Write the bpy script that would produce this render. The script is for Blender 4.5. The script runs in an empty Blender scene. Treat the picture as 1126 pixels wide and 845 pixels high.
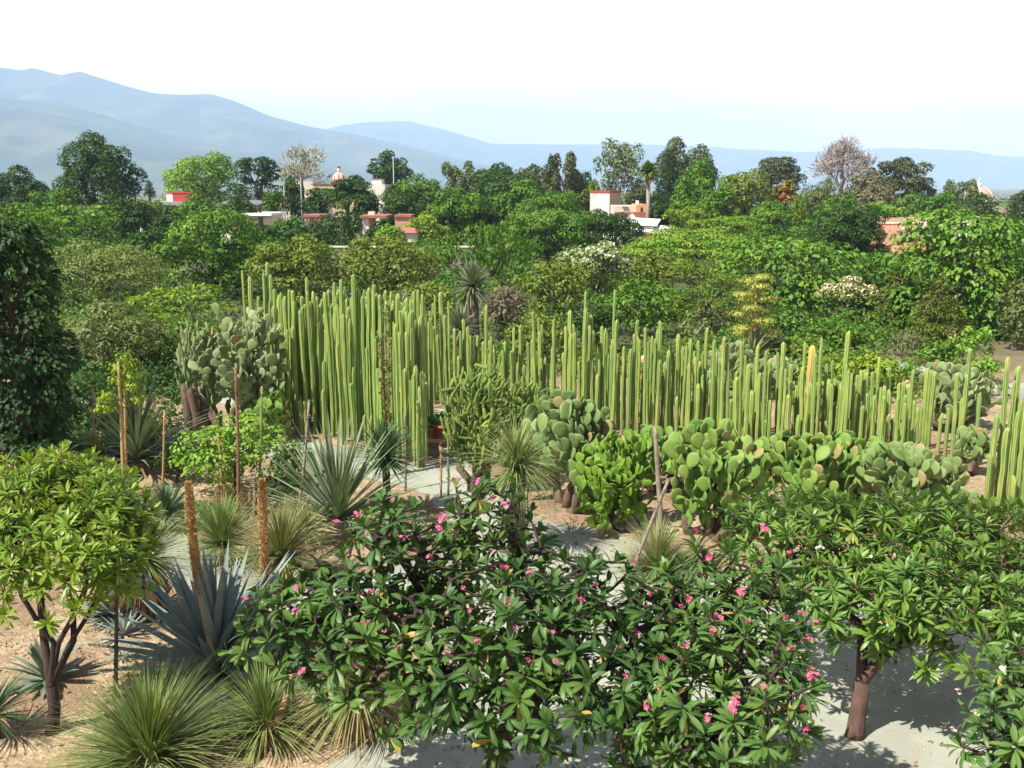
import bpy, math, random
import numpy as np
from mathutils import Vector
R = math.radians
PI = math.pi
scene = bpy.context.scene
COL = scene.collection

# ------------------------------------------------------------------ camera, sky, sun, exposure
FPX, CXP, CYP = 1100.0, 563.0, 422.5          # focal length and centre in photo pixels
PITCH = R(11.2)
CAMH = 7.5
cam = bpy.data.cameras.new('camera'); camo = bpy.data.objects.new('camera', cam); COL.objects.link(camo)
camo.location = (0, 0, CAMH); camo.rotation_euler = (PI/2 - PITCH, 0, 0)
cam.sensor_width = 36; cam.lens = FPX/1126*36; cam.clip_start = .1; cam.clip_end = 90000
scene.camera = camo

SUN_EL = R(53); SUN_TO = Vector((-.8, -.6, 0)).normalized()
sun_dir = Vector((SUN_TO.x*math.cos(SUN_EL), SUN_TO.y*math.cos(SUN_EL), math.sin(SUN_EL)))
sl = bpy.data.lights.new('sun', 'SUN'); sl.energy = 5.0; sl.angle = R(.5); sl.color = (1, .93, .82)
so = bpy.data.objects.new('sun', sl); COL.objects.link(so); so.location = (-60, -40, 90)
so.rotation_euler = sun_dir.to_track_quat('Z', 'Y').to_euler()

w = bpy.data.worlds.new('World'); scene.world = w; w.use_nodes = True
nt = w.node_tree; nt.nodes.clear()
def N(nt, t, **k):
    n = nt.nodes.new(t)
    for a, b in k.items(): setattr(n, a, b)
    return n
sky = N(nt, 'ShaderNodeTexSky', sky_type='NISHITA', sun_disc=False)
sky.sun_elevation = SUN_EL; sky.sun_rotation = math.atan2(SUN_TO.x, SUN_TO.y)
sky.air_density = 1.0; sky.dust_density = 2.0; sky.altitude = 1500
tc = N(nt, 'ShaderNodeTexCoord'); sep = N(nt, 'ShaderNodeSeparateXYZ')
nt.links.new(tc.outputs['Generated'], sep.inputs[0])
mp = N(nt, 'ShaderNodeMapping'); mp.inputs['Scale'].default_value = (1, 1, 3.2)
nt.links.new(tc.outputs['Generated'], mp.inputs[0])
nz = N(nt, 'ShaderNodeTexNoise'); nz.inputs['Scale'].default_value = 2.2; nz.inputs['Detail'].default_value = 7; nz.inputs['Roughness'].default_value = .55
nt.links.new(mp.outputs[0], nz.inputs['Vector'])
el = N(nt, 'ShaderNodeMapRange'); el.inputs[1].default_value = .16; el.inputs[2].default_value = .32; el.inputs[3].default_value = 1; el.inputs[4].default_value = 0
nt.links.new(sep.outputs['Z'], el.inputs[0])
cl = N(nt, 'ShaderNodeMapRange'); cl.inputs[1].default_value = .38; cl.inputs[2].default_value = .62; cl.inputs[3].default_value = .12; cl.inputs[4].default_value = .62
nt.links.new(nz.outputs[0], cl.inputs[0])
mx = N(nt, 'ShaderNodeMath', operation='ADD', use_clamp=True)
ml = N(nt, 'ShaderNodeMath', operation='MULTIPLY'); ml.inputs[1].default_value = .8
nt.links.new(el.outputs[0], ml.inputs[0])
nt.links.new(ml.outputs[0], mx.inputs[0])
ml2 = N(nt, 'ShaderNodeMath', operation='MULTIPLY')
nt.links.new(cl.outputs[0], ml2.inputs[0]); 
el2 = N(nt, 'ShaderNodeMapRange'); el2.inputs[1].default_value = .3; el2.inputs[2].default_value = .9; el2.inputs[3].default_value = 1; el2.inputs[4].default_value = .06
nt.links.new(sep.outputs['Z'], el2.inputs[0]); nt.links.new(el2.outputs[0], ml2.inputs[1])
nt.links.new(ml2.outputs[0], mx.inputs[1])
mix = N(nt, 'ShaderNodeMix', data_type='RGBA')
nt.links.new(mx.outputs[0], mix.inputs[0]); nt.links.new(sky.outputs[0], mix.inputs[6])
mix.inputs[7].default_value = (20, 18.2, 17.2, 1)
lowb = N(nt, 'ShaderNodeMapRange'); lowb.inputs[1].default_value = .05; lowb.inputs[2].default_value = .2; lowb.inputs[3].default_value = 1; lowb.inputs[4].default_value = 0
nt.links.new(sep.outputs['Z'], lowb.inputs[0])
mixl = N(nt, 'ShaderNodeMix', data_type='RGBA'); nt.links.new(lowb.outputs[0], mixl.inputs[0]); nt.links.new(mix.outputs[2], mixl.inputs[6]); 
lown = N(nt, 'ShaderNodeMix', data_type='RGBA'); nt.links.new(cl.outputs[0], lown.inputs[0]); lown.inputs[6].default_value = (15, 12, 11.5, 1); lown.inputs[7].default_value = (30, 25, 22, 1)
nt.links.new(lown.outputs[2], mixl.inputs[7])
bg = N(nt, 'ShaderNodeBackground'); bg.inputs[1].default_value = .05
nt.links.new(mixl.outputs[2], bg.inputs[0])
wo = N(nt, 'ShaderNodeOutputWorld'); nt.links.new(bg.outputs[0], wo.inputs[0])

scene.view_settings.view_transform = 'Standard'; scene.view_settings.look = 'None'
scene.view_settings.gamma = 1; scene.view_settings.exposure = 1.1
scene.render.engine = 'CYCLES'
cy = scene.cycles
cy.max_bounces = 6; cy.diffuse_bounces = 3; cy.glossy_bounces = 2; cy.transmission_bounces = 3; cy.volume_bounces = 1
cy.sample_clamp_indirect = 6; cy.use_denoising = True
HAZE_DENSITY = 1.25e-4; HAZE_COLOR = (.50, .70, 1.0)

# ------------------------------------------------------------------ pixel rays of the photo
cP, sP = math.cos(PITCH), math.sin(PITCH)
def ray(px, py):
    a, b = (px-CXP)/FPX, (CYP-py)/FPX
    return a, cP + b*sP, -sP + b*cP
def at(px, py, Y):
    a, d, e = ray(px, py); t = Y/d
    return Vector((a*t, Y, CAMH + e*t))
def G(px, py, z=0.):
    a, d, e = ray(px, py); t = (z-CAMH)/e
    return Vector((a*t, d*t, z))
def mpp(Y): return Y/cP/FPX                  # metres per photo pixel near distance Y
def terrain(y):
    t = np.clip((np.asarray(y, float)-105)/260, 0, 1)
    return -14*t*t*(3-2*t)

# ------------------------------------------------------------------ materials
MATS = {}
def newmat(name):
    m = bpy.data.materials.new(name); m.use_nodes = True; m.node_tree.nodes.clear()
    return m, m.node_tree
def leafmat(name, a, b, c=None, rough=.55, transl=.15, scale=.8, rib=None, spec=.2, tcol=None, old=None):
    """colour differs from leaf to leaf between a and b and, in patches of the crown, towards c"""
    if name in MATS: return MATS[name]
    m, nt = newmat(name); L = nt.links.new
    geo = N(nt, 'ShaderNodeNewGeometry'); tcn = N(nt, 'ShaderNodeTexCoord')
    mx = N(nt, 'ShaderNodeMix', data_type='RGBA'); mx.inputs[6].default_value = (*a, 1); mx.inputs[7].default_value = (*b, 1)
    L(geo.outputs['Random Per Island'], mx.inputs[0]); out = mx.outputs[2]
    if c:
        nz = N(nt, 'ShaderNodeTexNoise'); nz.inputs['Scale'].default_value = scale; nz.inputs['Detail'].default_value = 2
        L(tcn.outputs['Object'], nz.inputs['Vector'])
        mr = N(nt, 'ShaderNodeMapRange'); mr.inputs[1].default_value = .45; mr.inputs[2].default_value = .68
        L(nz.outputs[0], mr.inputs[0])
        m2 = N(nt, 'ShaderNodeMix', data_type='RGBA'); L(mr.outputs[0], m2.inputs[0]); L(out, m2.inputs[6]); m2.inputs[7].default_value = (*c, 1)
        out = m2.outputs[2]
    if old:
        th = N(nt, 'ShaderNodeMath', operation='GREATER_THAN'); th.inputs[1].default_value = old[3]
        sh = N(nt, 'ShaderNodeMath', operation='MULTIPLY'); sh.inputs[1].default_value = 7.13; L(geo.outputs['Random Per Island'], sh.inputs[0])
        fr = N(nt, 'ShaderNodeMath', operation='FRACT'); L(sh.outputs[0], fr.inputs[0]); L(fr.outputs[0], th.inputs[0])
        m6 = N(nt, 'ShaderNodeMix', data_type='RGBA'); L(th.outputs[0], m6.inputs[0]); L(out, m6.inputs[6]); m6.inputs[7].default_value = (*old[:3], 1); out = m6.outputs[2]
    if rib:
        at_ = N(nt, 'ShaderNodeAttribute', attribute_name='mid')
        mr = N(nt, 'ShaderNodeMapRange'); mr.inputs[1].default_value = rib[3]; mr.inputs[2].default_value = rib[3]+.1; mr.inputs[4].default_value = .85
        L(at_.outputs['Fac'], mr.inputs[0])
        m3 = N(nt, 'ShaderNodeMix', data_type='RGBA'); L(mr.outputs[0], m3.inputs[0]); L(out, m3.inputs[6]); m3.inputs[7].default_value = (*rib[:3], 1)
        out = m3.outputs[2]
    p = N(nt, 'ShaderNodeBsdfPrincipled'); p.inputs['Roughness'].default_value = rough; p.inputs['Specular IOR Level'].default_value = spec
    L(out, p.inputs['Base Color'])
    o = N(nt, 'ShaderNodeOutputMaterial')
    if transl:
        t = N(nt, 'ShaderNodeBsdfTranslucent')
        hs = N(nt, 'ShaderNodeMix', data_type='RGBA', blend_type='MULTIPLY'); hs.inputs[0].default_value = 1
        L(out, hs.inputs[6]); hs.inputs[7].default_value = (*(tcol or (1.5, 1.6, .6)), 1); L(hs.outputs[2], t.inputs[0])
        s = N(nt, 'ShaderNodeMixShader'); s.inputs[0].default_value = transl
        L(p.outputs[0], s.inputs[1]); L(t.outputs[0], s.inputs[2]); L(s.outputs[0], o.inputs[0])
    else: L(p.outputs[0], o.inputs[0])
    MATS[name] = m; return m
def surf(name, a, b=None, scale=3., rough=.85, bump=0., bscale=None, detail=5, c=None, cscale=.5, coord='Object', stretch=(1, 1, 1), spec=.3):
    if name in MATS: return MATS[name]
    m, nt = newmat(name); L = nt.links.new
    tcn = N(nt, 'ShaderNodeTexCoord'); mp = N(nt, 'ShaderNodeMapping'); mp.inputs['Scale'].default_value = stretch
    L(tcn.outputs[coord], mp.inputs[0])
    nz = N(nt, 'ShaderNodeTexNoise'); nz.inputs['Scale'].default_value = scale; nz.inputs['Detail'].default_value = detail; nz.inputs['Roughness'].default_value = .65
    L(mp.outputs[0], nz.inputs['Vector'])
    mr = N(nt, 'ShaderNodeMapRange'); mr.inputs[1].default_value = .3; mr.inputs[2].default_value = .7; L(nz.outputs[0], mr.inputs[0])
    mx = N(nt, 'ShaderNodeMix', data_type='RGBA'); mx.inputs[6].default_value = (*a, 1); mx.inputs[7].default_value = (*(b or [v*.7 for v in a]), 1)
    L(mr.outputs[0], mx.inputs[0]); out = mx.outputs[2]
    if c:
        n2 = N(nt, 'ShaderNodeTexNoise'); n2.inputs['Scale'].default_value = cscale; n2.inputs['Detail'].default_value = 6
        L(mp.outputs[0], n2.inputs['Vector'])
        m4 = N(nt, 'ShaderNodeMapRange'); m4.inputs[1].default_value = .5; m4.inputs[2].default_value = .66; L(n2.outputs[0], m4.inputs[0])
        m5 = N(nt, 'ShaderNodeMix', data_type='RGBA'); L(m4.outputs[0], m5.inputs[0]); L(out, m5.inputs[6]); m5.inputs[7].default_value = (*c, 1); out = m5.outputs[2]
    p = N(nt, 'ShaderNodeBsdfPrincipled'); p.inputs['Roughness'].default_value = rough; p.inputs['Specular IOR Level'].default_value = spec
    L(out, p.inputs['Base Color'])
    if bump:
        bn = N(nt, 'ShaderNodeTexNoise'); bn.inputs['Scale'].default_value = bscale or scale*3; bn.inputs['Detail'].default_value = 4
        L(mp.outputs[0], bn.inputs['Vector'])
        bu = N(nt, 'ShaderNodeBump'); bu.inputs['Strength'].default_value = bump; bu.inputs['Distance'].default_value = .03
        L(bn.outputs[0], bu.inputs['Height']); L(bu.outputs[0], p.inputs['Normal'])
    o = N(nt, 'ShaderNodeOutputMaterial'); L(p.outputs[0], o.inputs[0])
    MATS[name] = m; return m

# ------------------------------------------------------------------ mesh helpers
class MB:
    def __init__(s): s.V = []; s.Q = []; s.T = []; s.M = []; s.n = 0
    def add(s, V, Q=None, T=None, mid=None):
        V = np.asarray(V, np.float32).reshape(-1, 3)
        if Q is not None and len(Q): s.Q.append(np.asarray(Q, np.int64).reshape(-1, 4)+s.n)
        if T is not None and len(T): s.T.append(np.asarray(T, np.int64).reshape(-1, 3)+s.n)
        s.M.append(np.zeros(len(V), np.float32) if mid is None else np.asarray(mid, np.float32).reshape(-1))
        s.V.append(V); s.n += len(V)
    def mesh(s, name, mat, smooth=True):
        V = np.concatenate(s.V) if s.V else np.zeros((0, 3), np.float32)
        Q = np.concatenate(s.Q) if s.Q else np.zeros((0, 4), np.int64)
        T = np.concatenate(s.T) if s.T else np.zeros((0, 3), np.int64)
        me = bpy.data.meshes.new(name)
        me.vertices.add(len(V)); me.vertices.foreach_set('co', V.ravel())
        lv = np.concatenate([Q.ravel(), T.ravel()]).astype(np.int32)
        me.loops.add(len(lv)); me.loops.foreach_set('vertex_index', lv)
        st = np.concatenate([np.arange(len(Q))*4, len(Q)*4+np.arange(len(T))*3]).astype(np.int32)
        me.polygons.add(len(st)); me.polygons.foreach_set('loop_start', st)
        me.polygons.foreach_set('use_smooth', np.full(len(st), smooth))
        M = np.concatenate(s.M) if s.M else np.zeros(0, np.float32)
        if M.any():
            a = me.attributes.new('mid', 'FLOAT', 'POINT'); a.data.foreach_set('value', M)
        me.update(); me.materials.append(mat)
        return me
    def build(s, name, mat, parent=None, loc=(0, 0, 0), rotz=0, smooth=True):
        return link(name, s.mesh(name, mat, smooth), parent, loc, rotz)
def link(name, me, parent=None, loc=(0, 0, 0), rotz=0):
    o = bpy.data.objects.new(name, me); COL.objects.link(o); o.location = loc; o.rotation_euler = (0, 0, rotz)
    if parent: o.parent = parent
    return o
def tag(o, label=None, cat=None, group=None, kind=None):
    if label: o['label'] = label
    if cat: o['category'] = cat
    if group: o['group'] = group
    if kind: o['kind'] = kind
    return o
def thing(name, label, cat, loc=(0, 0, 0), group=None, rotz=0):
    o = bpy.data.objects.new(name, None); COL.objects.link(o); o.location = loc; o.rotation_euler = (0, 0, rotz); o.empty_display_size = .2
    return tag(o, label, cat, group)
def copy_tree(o, parent=None):
    c = o.copy(); COL.objects.link(c)
    if parent: c.parent = parent
    for ch in list(o.children): copy_tree(ch, c)
    return c
def unit(a): return a/np.maximum(np.linalg.norm(a, axis=-1, keepdims=True), 1e-9)

def tube(mb, pts, rad, sides=6, cap=True, ridge=0.):
    P = np.asarray(pts, float); r = np.asarray(rad, float); n = len(P)
    T = np.gradient(P, axis=0); T = unit(T)
    ref = np.array([0, 0, 1.]) if abs(T[0][2]) < .9 else np.array([1., 0, 0])
    A = unit(np.cross(T, ref)); B = np.cross(T, A)
    th = np.arange(sides)*2*PI/sides
    rr = 1+ridge*np.cos(th*sides/2)
    V = P[:, None]+r[:, None, None]*rr[None, :, None]*(np.cos(th)[None, :, None]*A[:, None]+np.sin(th)[None, :, None]*B[:, None])
    i = np.arange(n-1)[:, None]*sides; j = np.arange(sides)[None]; k = (j+1) % sides
    Q = np.stack([i+j, i+k, i+sides+k, i+sides+j], -1).reshape(-1, 4)
    V = V.reshape(-1, 3)
    if cap:
        V = np.vstack([V, P[0], P[-1]]); b = n*sides; jj = np.arange(sides); kk = (jj+1) % sides; o = (n-1)*sides
        Tt = np.vstack([np.stack([kk, jj, np.full(sides, b)], -1), np.stack([o+jj, o+kk, np.full(sides, b+1)], -1)])
        mb.add(V, Q, Tt)
    else: mb.add(V, Q)
def box(mb, x0, x1, y0, y1, z0, z1, rot=0, c=(0, 0)):
    V = np.array([(x, y, z) for z in (z0, z1) for x, y in ((x0, y0), (x1, y0), (x1, y1), (x0, y1))], float)
    if rot:
        ca, sa = math.cos(rot), math.sin(rot); X = V[:, 0]-c[0]; Y = V[:, 1]-c[1]
        V[:, 0] = c[0]+ca*X-sa*Y; V[:, 1] = c[1]+sa*X+ca*Y
    mb.add(V, [(0, 3, 2, 1), (4, 5, 6, 7), (0, 1, 5, 4), (1, 2, 6, 5), (2, 3, 7, 6), (3, 0, 4, 7)])

PROF = {'leaf': [.12, .5, .86, 1, .8, .06], 'strap': [.9, 1, .95, .8, .5, .04], 'agave': [.75, .8, .95, .9, .55, .02], 'grass': [1, .9, .75, .5, .25, .03]}
def blades(mb, P0, az, el0, bend, L, W, prof='strap', fold=.25, pw=1.3, rot=None, stations=6, sidebend=0.):
    """strap leaves growing from P0; rot: optional (n,3,3) frames for tilted rosettes"""
    n = len(az); t = np.linspace(0, 1, stations)
    pr = np.interp(t, np.linspace(0, 1, 6), PROF[prof])
    e = el0[:, None]-bend[:, None]*t[None]**pw
    azt = az[:, None]+sidebend*t[None]**2*np.sin(az*7.3)[:, None]
    d = np.stack([np.cos(e)*np.cos(azt), np.cos(e)*np.sin(azt), np.sin(e)], -1)
    c = np.concatenate([np.zeros((n, 1, 3)), np.cumsum((d[:, 1:]+d[:, :-1])/2, 1)], 1)*(L/(stations-1))[:, None, None]
    side = np.stack([-np.sin(azt), np.cos(azt), 0*azt], -1); nor = np.cross(d, side)
    hw = (W/2)[:, None, None]*pr[None, :, None]
    l = c+side*hw+nor*hw*fold; r = c-side*hw+nor*hw*fold
    V = np.stack([l, c, r], 2)                         # n,S,3,3
    if rot is not None: V = np.einsum('nij,nskj->nski', rot, V)
    V = V+np.asarray(P0)[:, None, None, :]
    b = (np.arange(n)*stations*3)[:, None, None]; s = (np.arange(stations-1)*3)[None, :, None]; k = np.arange(2)[None, None]
    Q = np.stack([b+s+k, b+s+k+1, b+s+3+k+1, b+s+3+k], -1).reshape(-1, 4)
    mid = np.tile(np.array([0, 1, 0.]), n*stations)
    mb.add(V.reshape(-1, 3), Q, mid=mid)
def frames(D):
    """rotation matrices that take z to each direction"""
    D = unit(np.asarray(D, float)); ref = np.where(np.abs(D[:, 2:3]) < .95, np.array([[0, 0, 1.]]), np.array([[1., 0, 0]]))
    A = unit(np.cross(ref, D)); B = np.cross(D, A)
    return np.stack([A, B, D], -1)
def cards(mb, P, Nn, A, size, wid=.55, cup=.12, big=False):
    """small leaves: one folded diamond each, or (big) a pointed six-sided leaf of four faces"""
    n = len(P); A = unit(A-Nn*np.sum(A*Nn, -1, keepdims=True)); B = np.cross(Nn, A)
    size = np.broadcast_to(size, n)[:, None, None]
    if big:
        tx = np.array([0, .3, .3, .3, .7, .7, .7, 1.]); ty = np.array([0, .45, 0, -.45, .36, 0, -.36, 0])*wid*2*.55; tz = np.array([0, 1, 0, 1, .8, -.1, .8, -1.2])*cup
        Q = [(1, 2, 5, 4), (2, 3, 6, 5)]; T = [(0, 2, 1), (0, 3, 2), (4, 5, 7), (5, 6, 7)]
    else:
        tx = np.array([0, .45, 1, .45]); ty = np.array([0, .5, 0, -.5])*wid; tz = np.array([0, 1, -.4, 1])*cup
        Q = [(0, 3, 2, 1)]; T = []
    k = len(tx)
    V = P[:, None]+size*(tx[None, :, None]*A[:, None]+ty[None, :, None]*B[:, None]+tz[None, :, None]*Nn[:, None])
    off = (np.arange(n)*k)[:, None, None]
    mb.add(V.reshape(-1, 3), (np.array(Q)[None]+off).reshape(-1, 4), (np.array(T)[None]+off).reshape(-1, 3) if T else None)

def skeleton(mb, base, fork, tips, r_tip, r_base, rng, ex=.48, f=.45, sides=6, lean=.08, wig=.12, first=0):
    """trunk from base to fork, then limbs that divide until each tip is reached; returns the twig directions"""
    tips = np.asarray(tips, float); base = np.asarray(base, float); fork = np.asarray(fork, float); dirs = np.zeros_like(tips)
    n = len(tips); k = (r_base/r_tip)/max(n, 2)**ex
    def rad(m): return r_tip*(1+(m**ex-1)*max(k, .02)) if m > 1 else r_tip
    m1 = (base+fork)/2+rng.normal(0, lean, 3)*[1, 1, 0]
    rt = r_base*.85
    tube(mb, [base-[0, 0, .05], base+(m1-base)*.25, m1, fork], [r_base*1.3, r_base*1.05, r_base*.95, rt], sides+2)
    def rec(p, idx, r, prev):
        m = len(idx)
        if m == 1:
            q = tips[idx[0]]; d = q-p; mm = (p+q)/2+prev*np.linalg.norm(d)*.12+np.array([0, 0, -.06])*np.linalg.norm(d)*.3
            dirs[idx[0]] = q-mm
            tube(mb, [p, mm, q], [min(r, r_tip*1.6), r_tip*1.2, r_tip*.8], sides-1, cap=False); return
        kk = first if first and m == n else 2 if m < 7 or rng.random() < .6 else 3
        P = tips[idx]; cen = P[rng.choice(m, kk, replace=False)]
        for _ in range(4):
            a = np.argmin(((P[:, None]-cen[None])**2).sum(-1), 1)
            cen = np.array([P[a == j].mean(0) if (a == j).any() else cen[j] for j in range(kk)])
        for j in range(kk):
            sub = idx[a == j]
            if not len(sub): continue
            if len(sub) == m: 
                h = m//2; rec(p, idx[:h], r, prev); rec(p, idx[h:], r, prev); return
            c = cen[j]; ff = f if len(sub) > 1 else .5
            d = c-p; q = p+d*ff; ln = np.linalg.norm(d)*ff
            mm = (p+q)/2+rng.normal(0, wig, 3)*ln*.5+prev*ln*.1
            r2 = min(rad(len(sub)), r)
            tube(mb, [p, mm, q], [min(r, r2*1.25), r2*1.05, r2], sides, cap=False)
            rec(q, sub, r2, unit(q-mm))
    rec(fork, np.arange(n), rt, unit(fork-m1))
    return unit(dirs+1e-6)

# ------------------------------------------------------------------ the setting: ground, paths, mountains, haze
gravel = surf('tan gravel', (.40, .29, .20), (.26, .18, .125), scale=9, rough=.95, bump=.9, bscale=26, c=(.19, .135, .1), cscale=.55)
def ground_material():
    m, nt = newmat('ground soil'); L = nt.links.new
    tcn = N(nt, 'ShaderNodeTexCoord'); sp = N(nt, 'ShaderNodeSeparateXYZ'); L(tcn.outputs['Object'], sp.inputs[0])
    def noise(s, d=5, r=.6):
        n = N(nt, 'ShaderNodeTexNoise'); n.inputs['Scale'].default_value = s; n.inputs['Detail'].default_value = d; n.inputs['Roughness'].default_value = r
        L(tcn.outputs['Object'], n.inputs['Vector']); return n.outputs[0]
    def rng_(v, a, b, c=0, d=1):
        n = N(nt, 'ShaderNodeMapRange'); L(v, n.inputs[0])
        for i, q in enumerate((a, b, c, d)): n.inputs[i+1].default_value = q
        return n.outputs[0]
    def mixc(f, a, b):
        n = N(nt, 'ShaderNodeMix', data_type='RGBA'); L(f, n.inputs[0])
        for i, q in ((6, a), (7, b)):
            if isinstance(q, tuple): n.inputs[i].default_value = (*q, 1)
            else: L(q, n.inputs[i])
        return n.outputs[2]
    vor = N(nt, 'ShaderNodeTexVoronoi'); vor.inputs['Scale'].default_value = 16; L(tcn.outputs['Object'], vor.inputs['Vector'])
    vc = N(nt, 'ShaderNodeSeparateColor'); L(vor.outputs['Color'], vc.inputs[0])
    stones = mixc(vc.outputs[0], (.25, .19, .115), (.42, .33, .215))
    soil = mixc(rng_(noise(.6), .4, .62), stones, (.21, .145, .09))
    soil = mixc(rng_(noise(4, 6, .7), .48, .7), soil, (.16, .11, .068))
    far = mixc(rng_(noise(.35), .35, .65), (.10, .085, .05), (.045, .06, .02))
    far2 = mixc(rng_(noise(.004), .35, .65), (.07, .09, .035), (.16, .14, .08))
    c = mixc(rng_(sp.outputs['Y'], 34, 50), soil, far)
    c = mixc(rng_(sp.outputs['Y'], 250, 700), c, far2)
    p = N(nt, 'ShaderNodeBsdfPrincipled'); p.inputs['Roughness'].default_value = .95; p.inputs['Specular IOR Level'].default_value = .2; L(c, p.inputs['Base Color'])
    bu = N(nt, 'ShaderNodeBump'); bu.inputs['Strength'].default_value = .7; bu.inputs['Distance'].default_value = .03; L(vor.outputs['Distance'], bu.inputs['Height']); L(bu.outputs[0], p.inputs['Normal'])
    o = N(nt, 'ShaderNodeOutputMaterial'); L(p.outputs[0], o.inputs[0]); return m
def grid(mb, X, Y, Z):
    ny, nx = X.shape
    V = np.stack([X, Y, Z], -1).reshape(-1, 3)
    i = np.arange(ny-1)[:, None]*nx; j = np.arange(nx-1)[None]
    mb.add(V, np.stack([i+j, i+j+1, i+nx+j+1, i+nx+j], -1).reshape(-1, 4))
ys = np.concatenate([np.linspace(-40, 60, 30), np.linspace(66, 420, 50), np.geomspace(460, 17500, 30)])
xs = np.concatenate([-np.geomspace(19500, 40, 30), np.linspace(-36, 36, 25), np.geomspace(40, 19500, 30)])
Xg, Yg = np.meshgrid(xs, ys); mb = MB(); grid(mb, Xg, Yg, terrain(Yg))
tag(mb.build('ground', ground_material()), 'tan gravelly ground of the garden running out to the valley', 'ground', kind='structure')

path_mat = surf('pale path screed', (.31, .325, .27), (.245, .26, .215), scale=.9, rough=.92, bump=.35, bscale=40, c=(.20, .21, .175), cscale=.35, detail=8)
def smooth_closed(pts, n=8):
    P = np.array([(p[0], p[1]) for p in pts]); m = len(P); out = []
    for i in range(m):
        p0, p1, p2, p3 = P[i-1], P[i], P[(i+1) % m], P[(i+2) % m]
        for t in np.linspace(0, 1, n, endpoint=False):
            out.append(.5*(2*p1+(p2-p0)*t+(2*p0-5*p1+4*p2-p3)*t*t+(3*p1-p0-3*p2+p3)*t**3))
    return np.array(out)
def path_poly(name, pix, z, mat, label, rough=.03):
    P = smooth_closed([G(*p) if len(p) == 2 else p[:2] for p in pix])
    rg = np.random.default_rng(len(pix)); P = P+rg.normal(0, rough, P.shape)
    me = bpy.data.meshes.new(name)
    me.from_pydata([(x, y, z) for x, y in P], [], [list(range(len(P)))]); me.update(); me.materials.append(mat)
    if me.polygons[0].normal.z < 0: me.flip_normals()
    return tag(link(name, me), label, 'path', kind='structure')
path_poly('path', [(330, 860), (440, 803), (478, 765), (500, 700), (520, 640), (505, 585), (470, 545), (448, 515), (500, 508), (545, 540), (600, 572), (690, 592), (800, 630), (960, 655), (1160, 655), (1300, 900), (700, 1100), (200, 1000)],
          .004, path_mat, 'pale grey-green compacted path opening into a forecourt')
path_poly('path', [(150, 585), (215, 592), (250, 615), (330, 635), (420, 628), (500, 600), (515, 625), (420, 664), (330, 676), (225, 668), (190, 640), (140, 612)],
          .008, path_mat, 'narrow pale path curving behind the blue agave')
path_poly('path', [(255, 472), (330, 484), (400, 499), (470, 516), (485, 500), (470, 470), (478, 452), (520, 452), (520, 480), (512, 522), (480, 545), (430, 532), (340, 512), (250, 492)],
          .012, path_mat, 'pale path along the foot of the cactus stand')
path_poly('path', [(60, 432), (180, 424), (300, 440), (300, 452), (180, 437), (60, 446)], .004, path_mat, 'far strip of grey path behind the long-leaved yucca')
path_poly('path', [(900, 412), (970, 396), (1010, 402), (1060, 418), (1200, 424), (1200, 440), (1050, 434), (990, 414), (930, 424)], .004, path_mat, 'pale path curving between distant shrubs at right')

# mountains: relief meshes kilometres away, ridge lines read off the photo
def fnoise(x, y, seed, octs=5):
    v = 0; a = 1; tot = 0; rg = np.random.default_rng(seed)
    for o in range(octs):
        s = 0
        for _ in range(5):
            th = rg.uniform(0, 2*PI); ph = rg.uniform(0, 2*PI)
            s = s+np.sin((x*math.cos(th)+y*math.sin(th))*2**o*rg.uniform(.7, 1.4)+ph)
        v = v+a*s/5; tot += a; a *= .5
    return v/tot
def range_of_hills(name, prof, D, depth, back, amp, seed, mat, label, spur=420., base=-14.):
    px = np.array([p[0] for p in prof], float); py = np.array([p[1] for p in prof], float)
    x = np.linspace((px[0]-CXP)/FPX*D/cP, (px[-1]-CXP)/FPX*D/cP, 420)
    pxs = np.interp(np.arange(420), [0, 419], [px[0], px[-1]]); pyy = np.interp(pxs, px, py)
    ridge = np.array([at(a, b, D).z for a, b in zip(pxs, pyy)])+fnoise(x/260, 0*x, seed, 6)*amp*.045
    t = np.concatenate([np.linspace(0, 1, 90), np.linspace(1.03, 1.5, 14)])
    X, Tt = np.meshgrid(x, t); RZ = ridge[None]
    Y = np.where(Tt < 1, D-depth*(1-Tt), D+(Tt-1)*2*back)
    s = np.where(Tt < 1, Tt**1.25, 1-(Tt-1)*1.8)
    sp = 1-np.abs(fnoise(X/spur+fnoise(Y/1500, X/1500, seed+3, 3)*.9, Y/(spur*3.2), seed+1, 5))*2
    rel = sp*amp*np.sin(np.clip(Tt, 0, 1)*PI)**.8+fnoise(X/230, Y/230, seed+2, 5)*amp*.42*np.sin(np.clip(Tt, 0, 1)*PI)
    Z = base+(RZ-base)*s+np.minimum(rel, (RZ-base)*.5)*np.where(Tt < 1, np.clip((1-Tt)*3.2, 0, 1), 0)
    Z = np.where(Tt < 1, np.minimum(Z, CAMH+(RZ-CAMH)*(Y/D)*(.93+.065*Tt)), Z)
    mb = MB(); grid(mb, X, Y, np.maximum(Z, base-6))
    return tag(mb.build(name, mat), label, 'mountain', kind='structure')
mtn = surf('forested slope', (.025, .05, .03), (.06, .085, .045), scale=.006, rough=1, c=(.105, .115, .06), cscale=.0024, spec=.1)
range_of_hills('hills', [(-320, 104), (-200, 98), (-60, 112), (30, 108), (100, 116), (160, 135), (230, 156), (300, 168), (400, 186), (520, 204), (640, 214)], 7200, 2600, 1500, 200, 5, mtn, 'nearer hazy foothills in front of the high range at left')
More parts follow.
